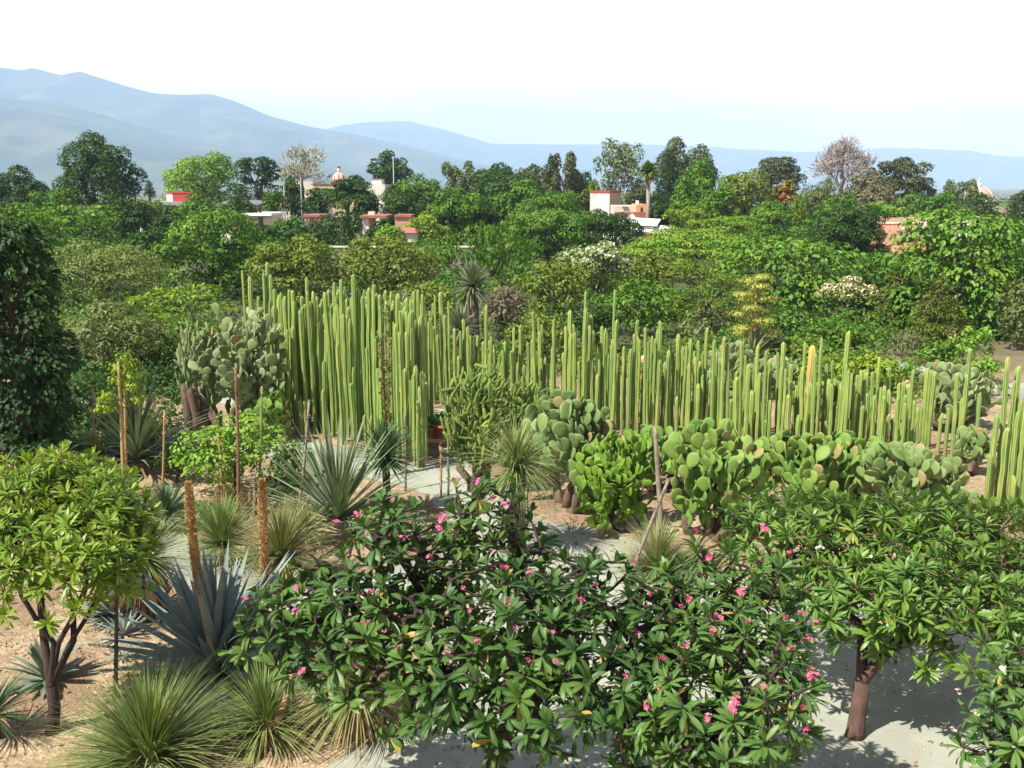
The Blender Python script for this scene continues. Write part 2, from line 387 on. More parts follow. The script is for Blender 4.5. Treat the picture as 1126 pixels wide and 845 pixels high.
range_of_hills('mountains', [(-400, 78), (-200, 72), (-60, 69), (0, 70), (55, 78), (66, 75), (95, 83), (115, 79), (135, 86), (165, 96), (192, 103), (215, 104), (250, 103), (275, 112), (310, 128), (345, 138), (400, 148), (470, 165), (540, 183), (620, 198), (760, 210)], 9800, 2900, 1800, 330, 11, mtn, 'high pale blue mountain range rising at left')
range_of_hills('mountains', [(330, 152), (385, 138), (410, 134.5), (455, 133), (500, 145), (540, 158), (600, 159), (700, 159), (780, 162), (850, 168), (930, 165), (960, 162), (1010, 168), (1060, 175), (1126, 182), (1250, 172), (1500, 160)], 14500, 3400, 1800, 260, 23, mtn, 'distant low blue mountain range across the middle and right')

HAZE_TOP = max(max((v.co.z for v in o.data.vertices), default=0) for o in scene.objects if o.name.startswith(('mountains', 'hills')))+15
hz, hnt = newmat('valley haze')
pv = N(hnt, 'ShaderNodeVolumePrincipled'); pv.inputs['Color'].default_value = (*HAZE_COLOR, 1); pv.inputs['Density'].default_value = HAZE_DENSITY; pv.inputs['Anisotropy'].default_value = -.2
ho = N(hnt, 'ShaderNodeOutputMaterial'); hnt.links.new(pv.outputs[0], ho.inputs['Volume'])
mb = MB(); box(mb, -20000, 20000, -200, 18200, -22, HAZE_TOP)
tag(mb.build('haze', hz, smooth=False), 'pale blue haze filling the valley air', 'haze', kind='stuff')

# ------------------------------------------------------------------ foliage materials
bark = surf('grey brown bark', (.11, .08, .06), (.045, .033, .027), scale=6, rough=.95, bump=.8, bscale=22, stretch=(1, 1, .35))
bark_dark = surf('dark bark', (.055, .036, .03), (.02, .014, .012), scale=7, rough=.95, bump=.7, bscale=25, stretch=(1, 1, .35))
bark_pale = surf('pale bark', (.34, .29, .24), (.2, .165, .135), scale=7, rough=.9, bump=.4, stretch=(1, 1, .4))
LM = {
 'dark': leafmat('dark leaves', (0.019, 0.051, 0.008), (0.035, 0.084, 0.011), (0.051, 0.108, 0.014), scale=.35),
 'deep': leafmat('deep blue-green leaves', (0.017, 0.044, 0.015), (0.032, 0.073, 0.021), (0.039, 0.085, 0.019), scale=.5, transl=.2),
 'mid': leafmat('mid green leaves', (0.042, 0.112, 0.012), (0.072, 0.170, 0.016), (0.114, 0.207, 0.018), scale=.4),
 'lush': leafmat('lush green leaves', (0.050, 0.131, 0.011), (0.080, 0.187, 0.015), (0.131, 0.218, 0.019), scale=.4),
 'light': leafmat('light green leaves', (0.107, 0.227, 0.024), (0.165, 0.302, 0.034), (0.221, 0.297, 0.054), scale=.3),
 'yellow': leafmat('yellow green leaves', (0.142, 0.225, 0.016), (0.224, 0.307, 0.026), (0.106, 0.200, 0.020), scale=.6),
 'feather': leafmat('bright feathery leaves', (0.127, 0.236, 0.015), (0.201, 0.283, 0.034), (0.084, 0.193, 0.017), scale=.5),
 'olive': leafmat('olive leaves', (0.082, 0.128, 0.017), (0.129, 0.187, 0.024), (0.154, 0.194, 0.030), scale=.4),
 'grey': leafmat('grey-green leaves', (0.098, 0.138, 0.041), (0.150, 0.190, 0.061), (0.081, 0.127, 0.033), scale=.5, transl=.2),
 'greyl': leafmat('pale grey-green fine leaves', (0.111, 0.162, 0.037), (0.162, 0.212, 0.053), (0.089, 0.145, 0.029), scale=.4),
 'dull': leafmat('dull dark grey leaves', (0.059, 0.073, 0.026), (0.092, 0.105, 0.036), (0.066, 0.098, 0.026), scale=.4),
 'brown': leafmat('brownish grey leaves', (.12, .105, .07), (.17, .15, .10), (0.118, 0.131, 0.040), scale=.4),
 'twig': leafmat('pinkish grey twigs', (.25, .215, .195), (.34, .3, .275), transl=.0, rough=.9),
 'twigg': leafmat('silvery grey twigs', (0.315, 0.328, 0.169), (.33, .34, .32), transl=.0, rough=.9),
 'red': leafmat('orange red blossom', (.42, .09, .04), (.5, .16, .06), (0.131, 0.171, 0.022), scale=.6, tcol=(1, .6, .5)),
 'white': leafmat('white-green flower heads', (.34, .38, .24), (.48, .5, .36), (0.158, 0.236, 0.044), scale=1.1, tcol=(1, 1, .8)),
 'cream': leafmat('cream flower heads', (.48, .42, .26), (.6, .55, .36), (.5, .45, .27), scale=1.1, tcol=(1, 1, .8)),
 'conolive': leafmat('olive conifer needles', (0.072, 0.124, 0.014), (0.118, 0.177, 0.021), (.12, .11, .04), scale=.9),
 'bigleaf': leafmat('broad glossy leaves', (0.056, 0.138, 0.015), (0.101, 0.209, 0.024), (0.137, 0.236, 0.027), scale=.5, rough=.42),
}

# ------------------------------------------------------------------ crowns
def lumps_for(kind, rng, K=None):
    """centres and radii of the leaf masses in a unit crown (-1..1), by growth habit"""
    C = []; Rr = []
    if kind in ('round', 'upright', 'weep', 'shrub', 'clipped'):
        K = int((K or 34)*1.25)
        for _ in range(K):
            d = unit(rng.normal(0, 1, 3)); d[2] = abs(d[2]) if rng.random() < .68 else d[2]
            q = rng.uniform(.5, .88); C.append(d*q); s = rng.uniform(.14, .29)
            Rr.append([s, s, s*(.8 if kind != 'upright' else 1.3)])
        for _ in range(6): C.append(rng.normal(0, .22, 3)); Rr.append([.4, .4, .4])
        if kind == 'clipped':
            C = []; Rr = []
            for _ in range(46):
                a = rng.uniform(0, 2*PI); C.append([.72*math.cos(a), .72*math.sin(a), rng.uniform(-.75, .72)]); Rr.append([.27]*3)
            for _ in range(14): a = rng.uniform(0, 2*PI); q = rng.uniform(0, .5); C.append([q*math.cos(a), q*math.sin(a), .72]); Rr.append([.28]*3)
    elif kind in ('layered', 'feather', 'bigleaf'):
        K = int((K or 40)*1.35)
        for _ in range(K):
            z = rng.uniform(-.75, .8); m = math.sqrt(max(0, 1-(abs(z)*.92)**2)); q = m*math.sqrt(rng.uniform(.12, .75)); a = rng.uniform(0, 2*PI)
            C.append([q*math.cos(a), q*math.sin(a), z]); s = rng.uniform(.17, .32); Rr.append([s, s, s*(.34 if kind != 'bigleaf' else .4)])
    elif kind == 'umbrella':
        for _ in range(K or 40):
            q = math.sqrt(rng.uniform(0, .85)); a = rng.uniform(0, 2*PI)
            C.append([q*math.cos(a), q*math.sin(a), .75-.9*q*q+rng.normal(0, .16)]); s = rng.uniform(.2, .34); Rr.append([s, s, s*.5])
    elif kind == 'conifer':
        for k in range(11):
            z = -.95+k*.18; m = (1-(z+1)/2.05)**.9
            for j in range(max(3, int(11*m))):
                a = rng.uniform(0, 2*PI); q = m*rng.uniform(.45, .85)
                C.append([q*math.cos(a), q*math.sin(a), z+rng.normal(0, .05)-.08*q]); s = .14+.16*m; Rr.append([s*1.25, s*1.25, s*.6])
        C.append([0, 0, .93]); Rr.append([.08, .08, .14])
    elif kind == 'sparse':
        for _ in range(K or 24):
            z = rng.uniform(-.5, .85); m = math.sqrt(max(.05, 1-z*z*.8)); q = m*rng.uniform(.25, .85); a = rng.uniform(0, 2*PI)
            C.append([q*math.cos(a), q*math.sin(a), z]); s = rng.uniform(.12, .22); Rr.append([s, s, s*1.15])
    return np.array(C, float), np.array(Rr, float)
def crown_leaves(mb, kind, c, r3, size, n, rng, lumps, big=False):
    C, Rr = lumps
    wgt = (Rr[:, 0]*Rr[:, 1]+Rr[:, 0]*Rr[:, 2]); wgt = wgt/wgt.sum()
    m = int(n*1.6); k = rng.choice(len(C), m, p=wgt)
    u = rng.normal(0, 1, (m, 3)); u[:, 2] += .75 if kind in ('layered', 'bigleaf', 'umbrella', 'feather') else .42 if kind in ('round', 'shrub', 'sparse') else .15; u = unit(u)
    rad = 1-.38*rng.random(m)**1.9; rad *= 1+.13*np.sin(u[:, 0]*7+k)*np.sin(u[:, 1]*6+k*2.)*np.sin(u[:, 2]*5+k*3)
    stray = rng.random(m) < .07; rad[stray] *= rng.uniform(1.05, 1.28, stray.sum())
    p = C[k]+Rr[k]*u*rad[:, None]
    d = np.min(np.linalg.norm((p[:, None]-C[None])/Rr[None], axis=-1)+(np.arange(len(C))[None] == k[:, None])*9, 1) if m*len(C) < 6e6 else np.full(m, 1.)
    keep = d > .74; p = p[keep][:n]; u = u[keep][:n]; k = k[keep][:n]; m = len(p)
    nn = unit(u/Rr[k]*Rr[k].mean(1, keepdims=True)*.9+np.array([0, 0, .25])+rng.normal(0, .27, (m, 3)))
    A = rng.normal(0, 1, (m, 3))
    out = unit(C[k]*[1, 1, .3]+u*.6)
    if kind == 'upright': A = A*.35+np.array([0, 0, 1.4])+out*.3; nn = unit(out+rng.normal(0, .6, (m, 3)))
    elif kind == 'weep': A = A*.3-np.array([0, 0, 1.3]); nn = unit(out+rng.normal(0, .6, (m, 3)))
    elif kind == 'feather': A = A*.35+out*1.3+np.array([0, 0, .1]); nn = unit(np.array([0, 0, 1.])+u*.4+rng.normal(0, .4, (m, 3)))
    elif kind == 'bigleaf': A = A*.4+out*.8-np.array([0, 0, .8]); nn = unit(np.array([0, 0, .7])+u*.8+rng.normal(0, .3, (m, 3)))
    elif kind == 'conifer': A = A*.5+out*1.2-np.array([0, 0, .25])
    else: A = A+out*.5-np.array([0, 0, .45])
    P = np.asarray(c)+p*np.asarray(r3)
    cards(mb, P, nn, A, size*rng.uniform(.65, 1.35, m), .3 if kind in ('feather', 'conifer', 'weep', 'upright') else .58, .12, big)
TREE_N = [0]
def tree(name, label, kind, cx, ytop, ybot, hw, Y, mat, leafpx=4., cat='tree', group=None, K=None, cover=5., trunk=None, big=False, lean=0., seed=None, bare=False, depth=1., trunk_r=None, part='crown', accent=None):
    TREE_N[0] += 1; rng = np.random.default_rng(seed or 1000+TREE_N[0]*7)
    top = at(cx, ytop, Y); bot = at(cx, ybot, Y); g = float(terrain(Y)); m = mpp(Y)
    rx = hw*m; zt = top.z; zb = max(bot.z, g+.1); rz = max((zt-zb)/2, .3); cz = (zt+zb)/2; x = at(cx, (ytop+ybot)/2, Y).x
    root = thing(name, label, cat, (x, Y, g), group)
    c = np.array([0, 0, cz-g]); r3 = np.array([rx, rx*depth, rz])
    L = lumps_for(kind, rng, K)
    # outermost leaf masses touch the outline read from the photo
    ext = np.abs(L[0]).max(0)+L[1].mean(0)*.9; L = (L[0]/np.maximum(ext, .6), L[1]/np.maximum(ext, .6).mean())
    tips = c+L[0]*r3*.88
    tb = MB(); tr = trunk_r or max(.06, min(.5, .045*(zt-g)))
    h0 = max(.25, (cz-rz*.75-g)) if kind not in ('shrub',) else .15
    if kind == 'conifer':
        tube(tb, [[0, 0, -.1], [0, 0, (cz-g)*.6], [0, 0, zt-g-.1]], [tr, tr*.7, .03], 7)
        for t in tips[::2]: tube(tb, [[0, 0, t[2]+.1*rx], t], [tr*.2, tr*.08], 4, False)
    else:
        sub = tips if len(tips) < 60 else tips[:60]
        skeleton(tb, [lean*rx, 0, 0], [lean*rx*.4, 0, h0], sub, max(.012, tr*.09), tr, rng, sides=6)
    tb.build('trunk', trunk or bark, root)
    s = leafpx*m
    lb = MB(); area = PI*hw*(ybot-ytop)/2; n = int((11 if kind == 'conifer' else cover)*area*max(1., depth)/(.5*.58*leafpx**2)*.55)
    n = max(250, min(n, 26000))
    if bare:
        m_ = int(n*.55); k = rng.integers(0, len(tips), m_)
        u = unit(rng.normal(0, 1, (m_, 3))+[0, 0, .35]); P = tips[k]+u*r3*.3*rng.random((m_, 1))**.5
        A = unit(unit(P-c*.75)+rng.normal(0, .45, (m_, 3)))
        cards(lb, P, unit(rng.normal(0, 1, (m_, 3))), A, s*rng.uniform(1.2, 3.2, m_), .11, .02)
        part = 'twigs' if part == 'crown' else part
    else: crown_leaves(lb, kind, c, r3, s, n, rng, L, big)
    lb.build(part, mat, root)
    if accent:
        am, frac, az0, asz, apart = accent
        ab = MB(); m_ = int(n*frac); C, Rr = L; idx = np.nonzero(C[:, 2] > az0)[0]; k = idx[rng.integers(0, len(idx), m_)]
        u = unit(rng.normal(0, 1, (m_, 3))+[0, -.2, .9]); P = c+(C[k]+Rr[k]*u*rng.uniform(.9, 1.1, (m_, 1)))*r3
        cards(ab, P, unit(u+rng.normal(0, .4, (m_, 3))), rng.normal(0, 1, (m_, 3)), s*asz*rng.uniform(.6, 1.2, m_), .7, .15)
        ab.build(apart, am, root)
    return root

# ------------------------------------------------------------------ trees on the skyline and beyond the garden
SK = [
 ('broad_tree', 'dark broad-headed tree at the extreme left of the skyline', 'round', 20, 181, 246, 38, 150, 'dark', {}),
 ('tall_tree', 'tallest dense green tree standing up against the high mountains at left', 'round', 112, 145, 236, 50, 140, 'dark', dict(K=44, seed=77)),
 ('round_tree', 'pale green rounded tree just right of the small red rooftop box', 'round', 216, 165, 228, 48, 172, 'light', {}),
 ('dense_tree', 'dense dark tree between the pale rounded tree and the silvery bare tree', 'layered', 284, 173, 226, 27, 165, 'dark', dict(K=50)),
 ('cypress', 'tiny dark narrow cypress beside the tallest tree at left', 'conifer', 164, 196, 216, 5, 200, 'deep', dict(leafpx=3)),
 ('bare_tree', 'silvery grey nearly leafless tree above the long white wall', 'sparse', 331, 163, 212, 28, 185, 'twigg', dict(bare=True, trunk=bark_pale, leafpx=3.5)),
 ('small_tree', 'small dark tree in front of the beige wall, left of the long white wall', 'round', 322, 193, 232, 13, 150, 'dark', {}),
 ('spreading_tree', 'spreading dark tree hiding the beige building left of the white block', 'umbrella', 384, 193, 240, 33, 138, 'dark', {}),
 ('clipped_tree', 'clipped dark green drum-shaped tree below the spreading dark tree', 'clipped', 376, 234, 272, 24, 112, 'dark', dict(leafpx=3.5)),
 ('round_tree', 'round dark tree behind the tall thin pole near the white block', 'round', 427, 165, 206, 25, 205, 'dark', {}),
 ('leafy_tree', 'dark leafy tree right of the white block, below the thin pole', 'round', 455, 191, 234, 36, 148, 'mid', {}),
 ('wispy_tree', 'grey-green wispy tree standing clear on the skyline right of the thin pole', 'sparse', 506, 179, 225, 22, 180, 'grey', dict(K=34)),
 ('dark_tree', 'dark low tree on the skyline below the second mountain range', 'round', 545, 178, 222, 28, 190, 'dark', {}),
 ('dark_tree', 'dull reddish-dark tree on the skyline left of the leaning gum tree', 'round', 586, 182, 225, 26, 170, 'dull', {}),
 ('gum_tree', 'leaning ragged dark gum tree left of the tall airy gum tree', 'sparse', 620, 169, 228, 22, 160, 'dull', dict(K=30, lean=.5, trunk=bark_pale)),
 ('gum_tree', 'tall airy grey gum tree with bare limbs behind the white house', 'sparse', 680, 154, 228, 33, 172, 'grey', dict(K=34, trunk=bark_pale, cover=4)),
 ('pine_tree', 'very dark tiered pine tree right of the fan palm', 'conifer', 735, 160, 250, 21, 152, 'deep', {}),
 ('tall_tree', 'tall dark grey-green tree topping the skyline right of the fan palm', 'round', 753, 150, 215, 37, 190, 'dull', {}),
 ('leafy_tree', 'bright green tree with pale limbs in front of the dark pine', 'round', 766, 175, 246, 28, 128, 'mid', dict(trunk=bark_pale)),
 ('olive_tree', 'large soft olive-green tree left of the orange-flowered tree', 'round', 814, 186, 246, 40, 122, 'olive', dict(leafpx=3.2)),
 ('flowering_tree', 'orange-red flowering tree among green crowns on the skyline', 'umbrella', 861, 199, 232, 17, 133, 'olive', dict(accent=(LM['red'], .5, -.2, 1.2, 'blossom'))),
 ('dark_tree', 'dark spreading tree behind the orange-flowered tree', 'umbrella', 855, 172, 220, 27, 212, 'dull', {}),
 ('bare_tree', 'large pinkish-grey leafless tree standing highest on the right skyline', 'umbrella', 925, 153, 226, 36, 190, 'twig', dict(bare=True, K=60, trunk=bark_pale, leafpx=3.2, cover=7)),
 ('thin_tree', 'brownish grey thin-leaved tree right of the leafless tree', 'round', 953, 183, 232, 26, 178, 'brown', dict(leafpx=3.2)),
 ('broad_tree', 'broad dull dark tree sloping down on the skyline above the brick building', 'umbrella', 988, 174, 240, 38, 185, 'dull', {}),
 ('weeping_tree', 'grey-green weeping tree in front of the leafless tree', 'weep', 899, 195, 248, 23, 128, 'grey', {}),
 ('poplar', 'narrow yellow-green poplar left of the weeping tree', 'upright', 877, 213, 252, 9, 112, 'yellow', dict(leafpx=3)),
 ('leafy_tree', 'mid green low tree right behind the brick building', 'round', 1005, 213, 248, 50, 155, 'mid', {}),
 ('light_tree', 'light green low tree left of the brick building on its far side', 'round', 968, 220, 250, 26, 128, 'light', {}),
 ('thin_tree', 'thin grey tree standing left of the church dome', 'sparse', 1056, 199, 240, 25, 215, 'grey', dict(K=34)),
 ('pine_tree', 'dark pointed pine tree in front of the church dome', 'conifer', 1112, 217, 265, 17, 118, 'dark', {}),
 ('dark_tree', 'small dark tree at the right end of the skyline', 'round', 1122, 210, 240, 12, 200, 'dull', {}),
 ('leafy_tree', 'low mid green tree below the church dome', 'round', 1070, 225, 262, 30, 180, 'mid', {}),
 ('bushy_tree', 'bushy mid green tree between the red rooftop box and tallest tree', 'round', 165, 219, 250, 28, 150, 'olive', {}),
 ('bushy_tree', 'small bright green tree beside the grey corrugated roof', 'round', 302, 209, 240, 13, 138, 'mid', {}),
 ('bushy_tree', 'dark bushy tree in the gap right of the pinkish wall', 'round', 440, 228, 262, 20, 125, 'dark', {}),
 ('young_tree', 'yellow-green young tree in front of the low pinkish wall', 'round', 470, 232, 266, 27, 110, 'yellow', {}),
 ('bushy_tree', 'yellow-green bush standing in front of the pink house', 'round', 428, 246, 275, 19, 96, 'light', {}),
 ('mango_tree', 'big rounded mid-dark tree left of the white house', 'round', 606, 205, 276, 44, 112, 'mid', {}),
 ('mango_tree', 'big rounded dark tree in the middle of the skyline row', 'round', 565, 194, 262, 55, 135, 'dark', dict(K=46)),
 ('mango_tree', 'dark leafy tree left of the big middle tree', 'round', 502, 212, 264, 40, 126, 'dark', {}),
 ('mango_tree', 'lighter green rounded tree below the big middle tree', 'round', 602, 228, 292, 50, 98, 'mid', dict(K=46)),
 ('mango_tree', 'dark rounded tree hiding the foot of the white house', 'round', 668, 230, 280, 40, 102, 'dark', {}),
 ('dark_tree', 'dark tree on the skyline between the leaning gum tree and big middle tree', 'round', 642, 190, 232, 18, 180, 'dark', {}),
 ('dark_tree', 'grey-green low skyline tree right of the wispy tree', 'round', 527, 184, 222, 18, 200, 'dull', {}),
 ('dark_tree', 'low dark tree behind the fan palm and white house', 'round', 705, 206, 236, 20, 165, 'dull', {}),
 ('dark_tree', 'dark tree on the skyline just left of the airy gum tree', 'round', 655, 200, 235, 14, 165, 'olive', {}),
 ('sparse_tree', 'yellow-green large-leaved tree in front of the dark pine', 'layered', 754, 222, 262, 26, 106, 'yellow', {}),
 ('round_tree', 'dense round dark-green tree left of the brick building', 'round', 937, 222, 290, 46, 92, 'dark', dict(K=46)),
 ('leafy_tree', 'bright green leafy tree below the weeping tree', 'layered', 858, 232, 275, 42, 96, 'lush', {}),
 ('leafy_tree', 'olive leafy tree under the soft olive-green tree', 'layered', 806, 238, 275, 40, 100, 'feather', {}),
 ('small_tree', 'sapling with a thin dark crown before the pink house', 'round', 412, 250, 275, 12, 100, 'dark', {}),
]
for name, label, kind, cx, yt, yb, hw, Y, mat, kw in SK: tree(name, label, kind, cx, yt, yb+(0 if kind in ('clipped', 'conifer') or kw.get('bare') else .4*(yb-yt)), hw, Y, LM[mat], **{**dict(leafpx=3.0, cover=7.5), **kw})


BELT = [
 ('leafy_tree', 'bushy dark tree hiding the wall of the house with thin white flat roof', 'round', 284, 244, 276, 26, 108, 'dark', {}),
 ('leafy_tree', 'bushy green tree in front of the red-brown pillared house', 'round', 318, 238, 272, 20, 112, 'mid', {}),
 ('leafy_tree', 'low dark bush before the white wall of the pink-coped house', 'round', 420, 241, 268, 14, 104, 'dark', {}),
 ('leafy_tree', 'green tree covering the lower part of the beige domed church', 'round', 404, 210, 244, 14, 145, 'mid', {}),
 ('leafy_tree', 'bushy green tree below the red rooftop box', 'round', 196, 226, 262, 26, 128, 'dark', {}),
 ('leafy_tree', 'rounded dark tree directly below the tallest tree at left', 'round', 128, 214, 268, 40, 118, 'dark', {}),
 ('leafy_tree', 'green tree between the far-left dark tree and the tallest tree', 'round', 62, 206, 262, 34, 128, 'mid', {}),
 ('leafy_tree', 'green tree overlapping the foot of the pale rounded tree', 'round', 222, 212, 264, 30, 124, 'mid', {}),
 ('leafy_tree', 'dark tree hiding the right end of the grey corrugated roof', 'round', 266, 216, 262, 22, 120, 'dark', {}),
 ('leafy_tree', 'dark tree between the silvery bare tree and the spreading tree', 'round', 348, 206, 240, 16, 142, 'dark', {}),
 ('leafy_tree', 'dark glossy tree filling the space right of the white block house', 'round', 452, 204, 256, 34, 122, 'dark', {}),
 ('leafy_tree', 'mid green tree in front of the wispy skyline tree', 'round', 498, 204, 258, 32, 120, 'mid', {}),
 ('leafy_tree', 'tall dark tree rising in the middle of the belt left of the white house', 'round', 540, 188, 248, 32, 142, 'dark', {}),
 ('leafy_tree', 'mid green tree rising just right of the tall dark middle tree', 'round', 578, 196, 258, 34, 128, 'mid', {}),
 ('leafy_tree', 'olive tree seen between the gum trees over the white house roof', 'round', 640, 198, 226, 20, 160, 'olive', {}),
 ('leafy_tree', 'dark tree filling the space below the fan palm crown at its right', 'round', 722, 218, 262, 18, 140, 'dark', {}),
 ('leafy_tree', 'dense green tree left of the soft olive-green tree', 'round', 786, 204, 262, 26, 116, 'lush', {}),
 ('leafy_tree', 'dark green tree under the orange-flowered tree', 'round', 846, 218, 268, 26, 110, 'mid', {}),
 ('leafy_tree', 'green tree below the trunk of the leafless pinkish tree', 'round', 922, 212, 262, 28, 118, 'mid', {}),
 ('leafy_tree', 'dark brownish tree hiding the trunk of the broad dull tree', 'round', 962, 198, 248, 26, 150, 'brown', {}),
 ('leafy_tree', 'rounded green tree above the brick building at its right', 'round', 1036, 212, 248, 24, 150, 'mid', {}),
 ('leafy_tree', 'dark tree covering the left half of the church dome', 'round', 1078, 210, 246, 20, 168, 'dark', {}),
]
for name, label, kind, cx, yt, yb, hw, Y, mat, kw in BELT: tree(name, label, kind, cx, yt, yb+20, hw, Y, LM[mat], **{**dict(leafpx=3.2, cover=7.5, K=30), **kw})

# ------------------------------------------------------------------ garden trees and shrubs in the middle distance
MID = [
 ('leafy_tree', 'light green leafy tree in the upper left of the garden', 'layered', 88, 226, 285, 58, 92, 'lush', {}),
 ('leafy_tree', 'yellowish-topped leafy tree at the far left, above the grey-green dome', 'layered', 30, 224, 300, 48, 72, 'lush', {}),
 ('dark_bush', 'dark tree behind the lush tree in the left middle', 'round', 172, 245, 300, 36, 84, 'dark', {}),
 ('mesquite', 'wide grey-green dome of fine feathery leaves at left', 'round', 112, 268, 345, 74, 60, 'greyl', dict(leafpx=3, K=70, cover=6)),
 ('lush_tree', 'lush broad green tree behind the pale paddle cactus tree', 'round', 236, 230, 350, 66, 68, 'mid', dict(K=60, leafpx=4.5)),
 ('olive_tree', 'olive-green tree right of the lush broad tree', 'round', 322, 258, 350, 54, 62, 'olive', dict(K=50)),
 ('olive_tree', 'wide olive-green tree behind the dense cactus stand', 'round', 425, 256, 340, 64, 64, 'olive', dict(K=56)),
 ('dark_bush', 'dark tree between the drum-shaped tree and the red-roofed house', 'round', 335, 243, 285, 36, 95, 'dark', {}),
 ('feathery_tree', 'yellow-green tree with flat feathery sprays left of the paddle cactus tree', 'feather', 196, 316, 412, 68, 44, 'feather', dict(leafpx=6, K=54)),
 ('grey_shrub', 'grey-green fine-leaved shrub between the dark drooping tree and feathery tree', 'round', 122, 334, 435, 60, 40, 'grey', dict(leafpx=4, K=60)),
 ('drooping_tree', 'big dark tree with drooping leaves filling the left edge', 'bigleaf', 16, 238, 512, 60, 25, 'deep', dict(leafpx=6.8, K=120, big=True, cover=11)),
 ('bright_shrub', 'bright green upswept shrub above the long yucca', 'upright', 540, 245, 322, 50, 76, 'lush', dict(leafpx=6)),
 ('flowering_shrub', 'domed shrub topped with white-green flower heads', 'round', 656, 266, 322, 42, 66, 'greyl', dict(accent=(LM['white'], .55, .1, 1.1, 'flower_heads'))),
 ('grey_shrub', 'rounded grey-green shrub behind the middle of the cactus row', 'round', 614, 285, 352, 52, 56, 'olive', dict(K=50)),
 ('leafy_shrub', 'leafy fresh green shrub behind the tallest cactus of the row', 'round', 702, 306, 368, 46, 50, 'lush', dict(leafpx=5)),
 ('flat_tree', 'wide flat-topped bright feathery tree in front of the white roofs', 'umbrella', 765, 252, 310, 82, 84, 'feather', dict(leafpx=3.2, cover=6, K=60)),
 ('feathery_tree', 'loose olive-green feathery tree left of the tall agave flower', 'feather', 772, 288, 388, 44, 52, 'olive', dict(leafpx=4.5)),
 ('broadleaf_tree', 'tree with layered shining broad leaves above the tall agave flower', 'bigleaf', 862, 262, 355, 86, 64, 'bigleaf', dict(leafpx=6.5, K=70)),
 ('broadleaf_tree', 'largest tree with layered broad leaves filling the right edge', 'bigleaf', 1066, 232, 385, 84, 52, 'bigleaf', dict(leafpx=6.2, K=90, big=True, cover=6.5)),
 ('leafy_tree', 'fresh green tree below the dense round tree and brick building', 'round', 966, 278, 345, 44, 66, 'lush', {}),
 ('cream_tree', 'small tree covered with cream flower heads at right', 'round', 932, 305, 368, 36, 56, 'greyl', dict(accent=(LM['cream'], .6, -.45, .9, 'flower_heads'), K=36)),
 ('conifer', 'yellowish olive conifer right of the cream-flowered tree', 'conifer', 986, 292, 398, 32, 54, 'conolive', dict(leafpx=4.5)),
 ('conifer', 'taller olive conifer with a browning top at right', 'conifer', 1031, 298, 402, 36, 47, 'conolive', dict(leafpx=5, trunk=surf('red brown bark', (.2, .09, .05), (.12, .05, .03)))),
 ('grey_tree', 'grey-green tree hanging over the path at the right edge', 'round', 1119, 302, 384, 22, 46, 'grey', {}),
 ('dark_shrub', 'dark green shrub under the layered broad-leaved tree', 'round', 868, 340, 398, 44, 53, 'dark', {}),
 ('green_shrub', 'rounded mid green shrub below the cream-flowered tree', 'shrub', 918, 352, 408, 42, 47, 'mid', {}),
 ('green_shrub', 'low dark green shrub at the foot of the browning conifer', 'shrub', 1036, 388, 412, 22, 43, 'dark', {}),
 ('succulent_shrub', 'pale yellow-green succulent shrub behind the right of the cactus row', 'shrub', 952, 390, 452, 34, 36, 'yellow', dict(leafpx=5.5, K=60, cover=6)),
 ('sapling', 'thin-leaved young tree with forked pale trunks beside the dark path at right', 'sparse', 1072, 360, 396, 28, 42, 'light', dict(leafpx=4.5, K=18, trunk=bark_pale, trunk_r=.07)),
 ('weeping_tree', 'small grey weeping tree with a leaning bare trunk at right', 'weep', 996, 360, 390, 24, 44, 'grey', dict(trunk=bark_pale, lean=.7, trunk_r=.08)),
 ('round_shrub', 'round fresh green shrub beside the dark path at right', 'shrub', 1082, 392, 424, 20, 38, 'light', {}),
 ('olive_shrub', 'yellowish olive shrub behind the gap in the cactus stand', 'round', 462, 308, 372, 44, 47, 'olive', {}),
 ('olive_shrub', 'small dry-looking shrub right of the upper long yucca', 'round', 556, 312, 372, 30, 50, 'brown', {}),
 ('olive_shrub', 'olive shrub behind the cactus row right of the lower long yucca', 'round', 590, 342, 405, 42, 42, 'olive', {}),
 ('dark_shrub', 'dark olive shrub between the rounded shrub and leafy fresh shrub', 'round', 655, 335, 405, 30, 46, 'dark', {}),
 ('dark_shrub', 'dark shrub behind the foot of the feathery yellow-green tree', 'shrub', 215, 375, 420, 45, 46, 'dark', {}),
 ('leafy_shrub', 'fresh green undergrowth shrub below the dark drooping tree', 'shrub', 86, 418, 500, 46, 31, 'dark', dict(leafpx=5)),
 ('leafy_shrub', 'mid green shrub at the bottom left corner of the dark drooping tree', 'shrub', 25, 470, 520, 40, 24, 'deep', dict(leafpx=6)),
 ('green_shrub', 'small green shrub between the feathery tree and fresh tree above the cactus row', 'round', 735, 320, 385, 36, 58, 'mid', {}),
 ('green_shrub', 'mid green shrub right of the tall agave flower', 'shrub', 852, 372, 420, 36, 44, 'olive', {}),
 ('olive_tree', 'olive tree behind the bright upswept shrub', 'round', 470, 262, 310, 40, 84, 'mid', {}),
 ('olive_tree', 'greyish tree right of the flower-headed shrub', 'round', 716, 276, 330, 36, 70, 'olive', {}),
 ('bare_frangipani', 'white-stemmed frangipani almost without leaves behind the cactus row', 'sparse', 766, 338, 372, 18, 45, 'greyl', dict(trunk=bark_pale, K=12, cover=1.5, trunk_r=.1)),
]
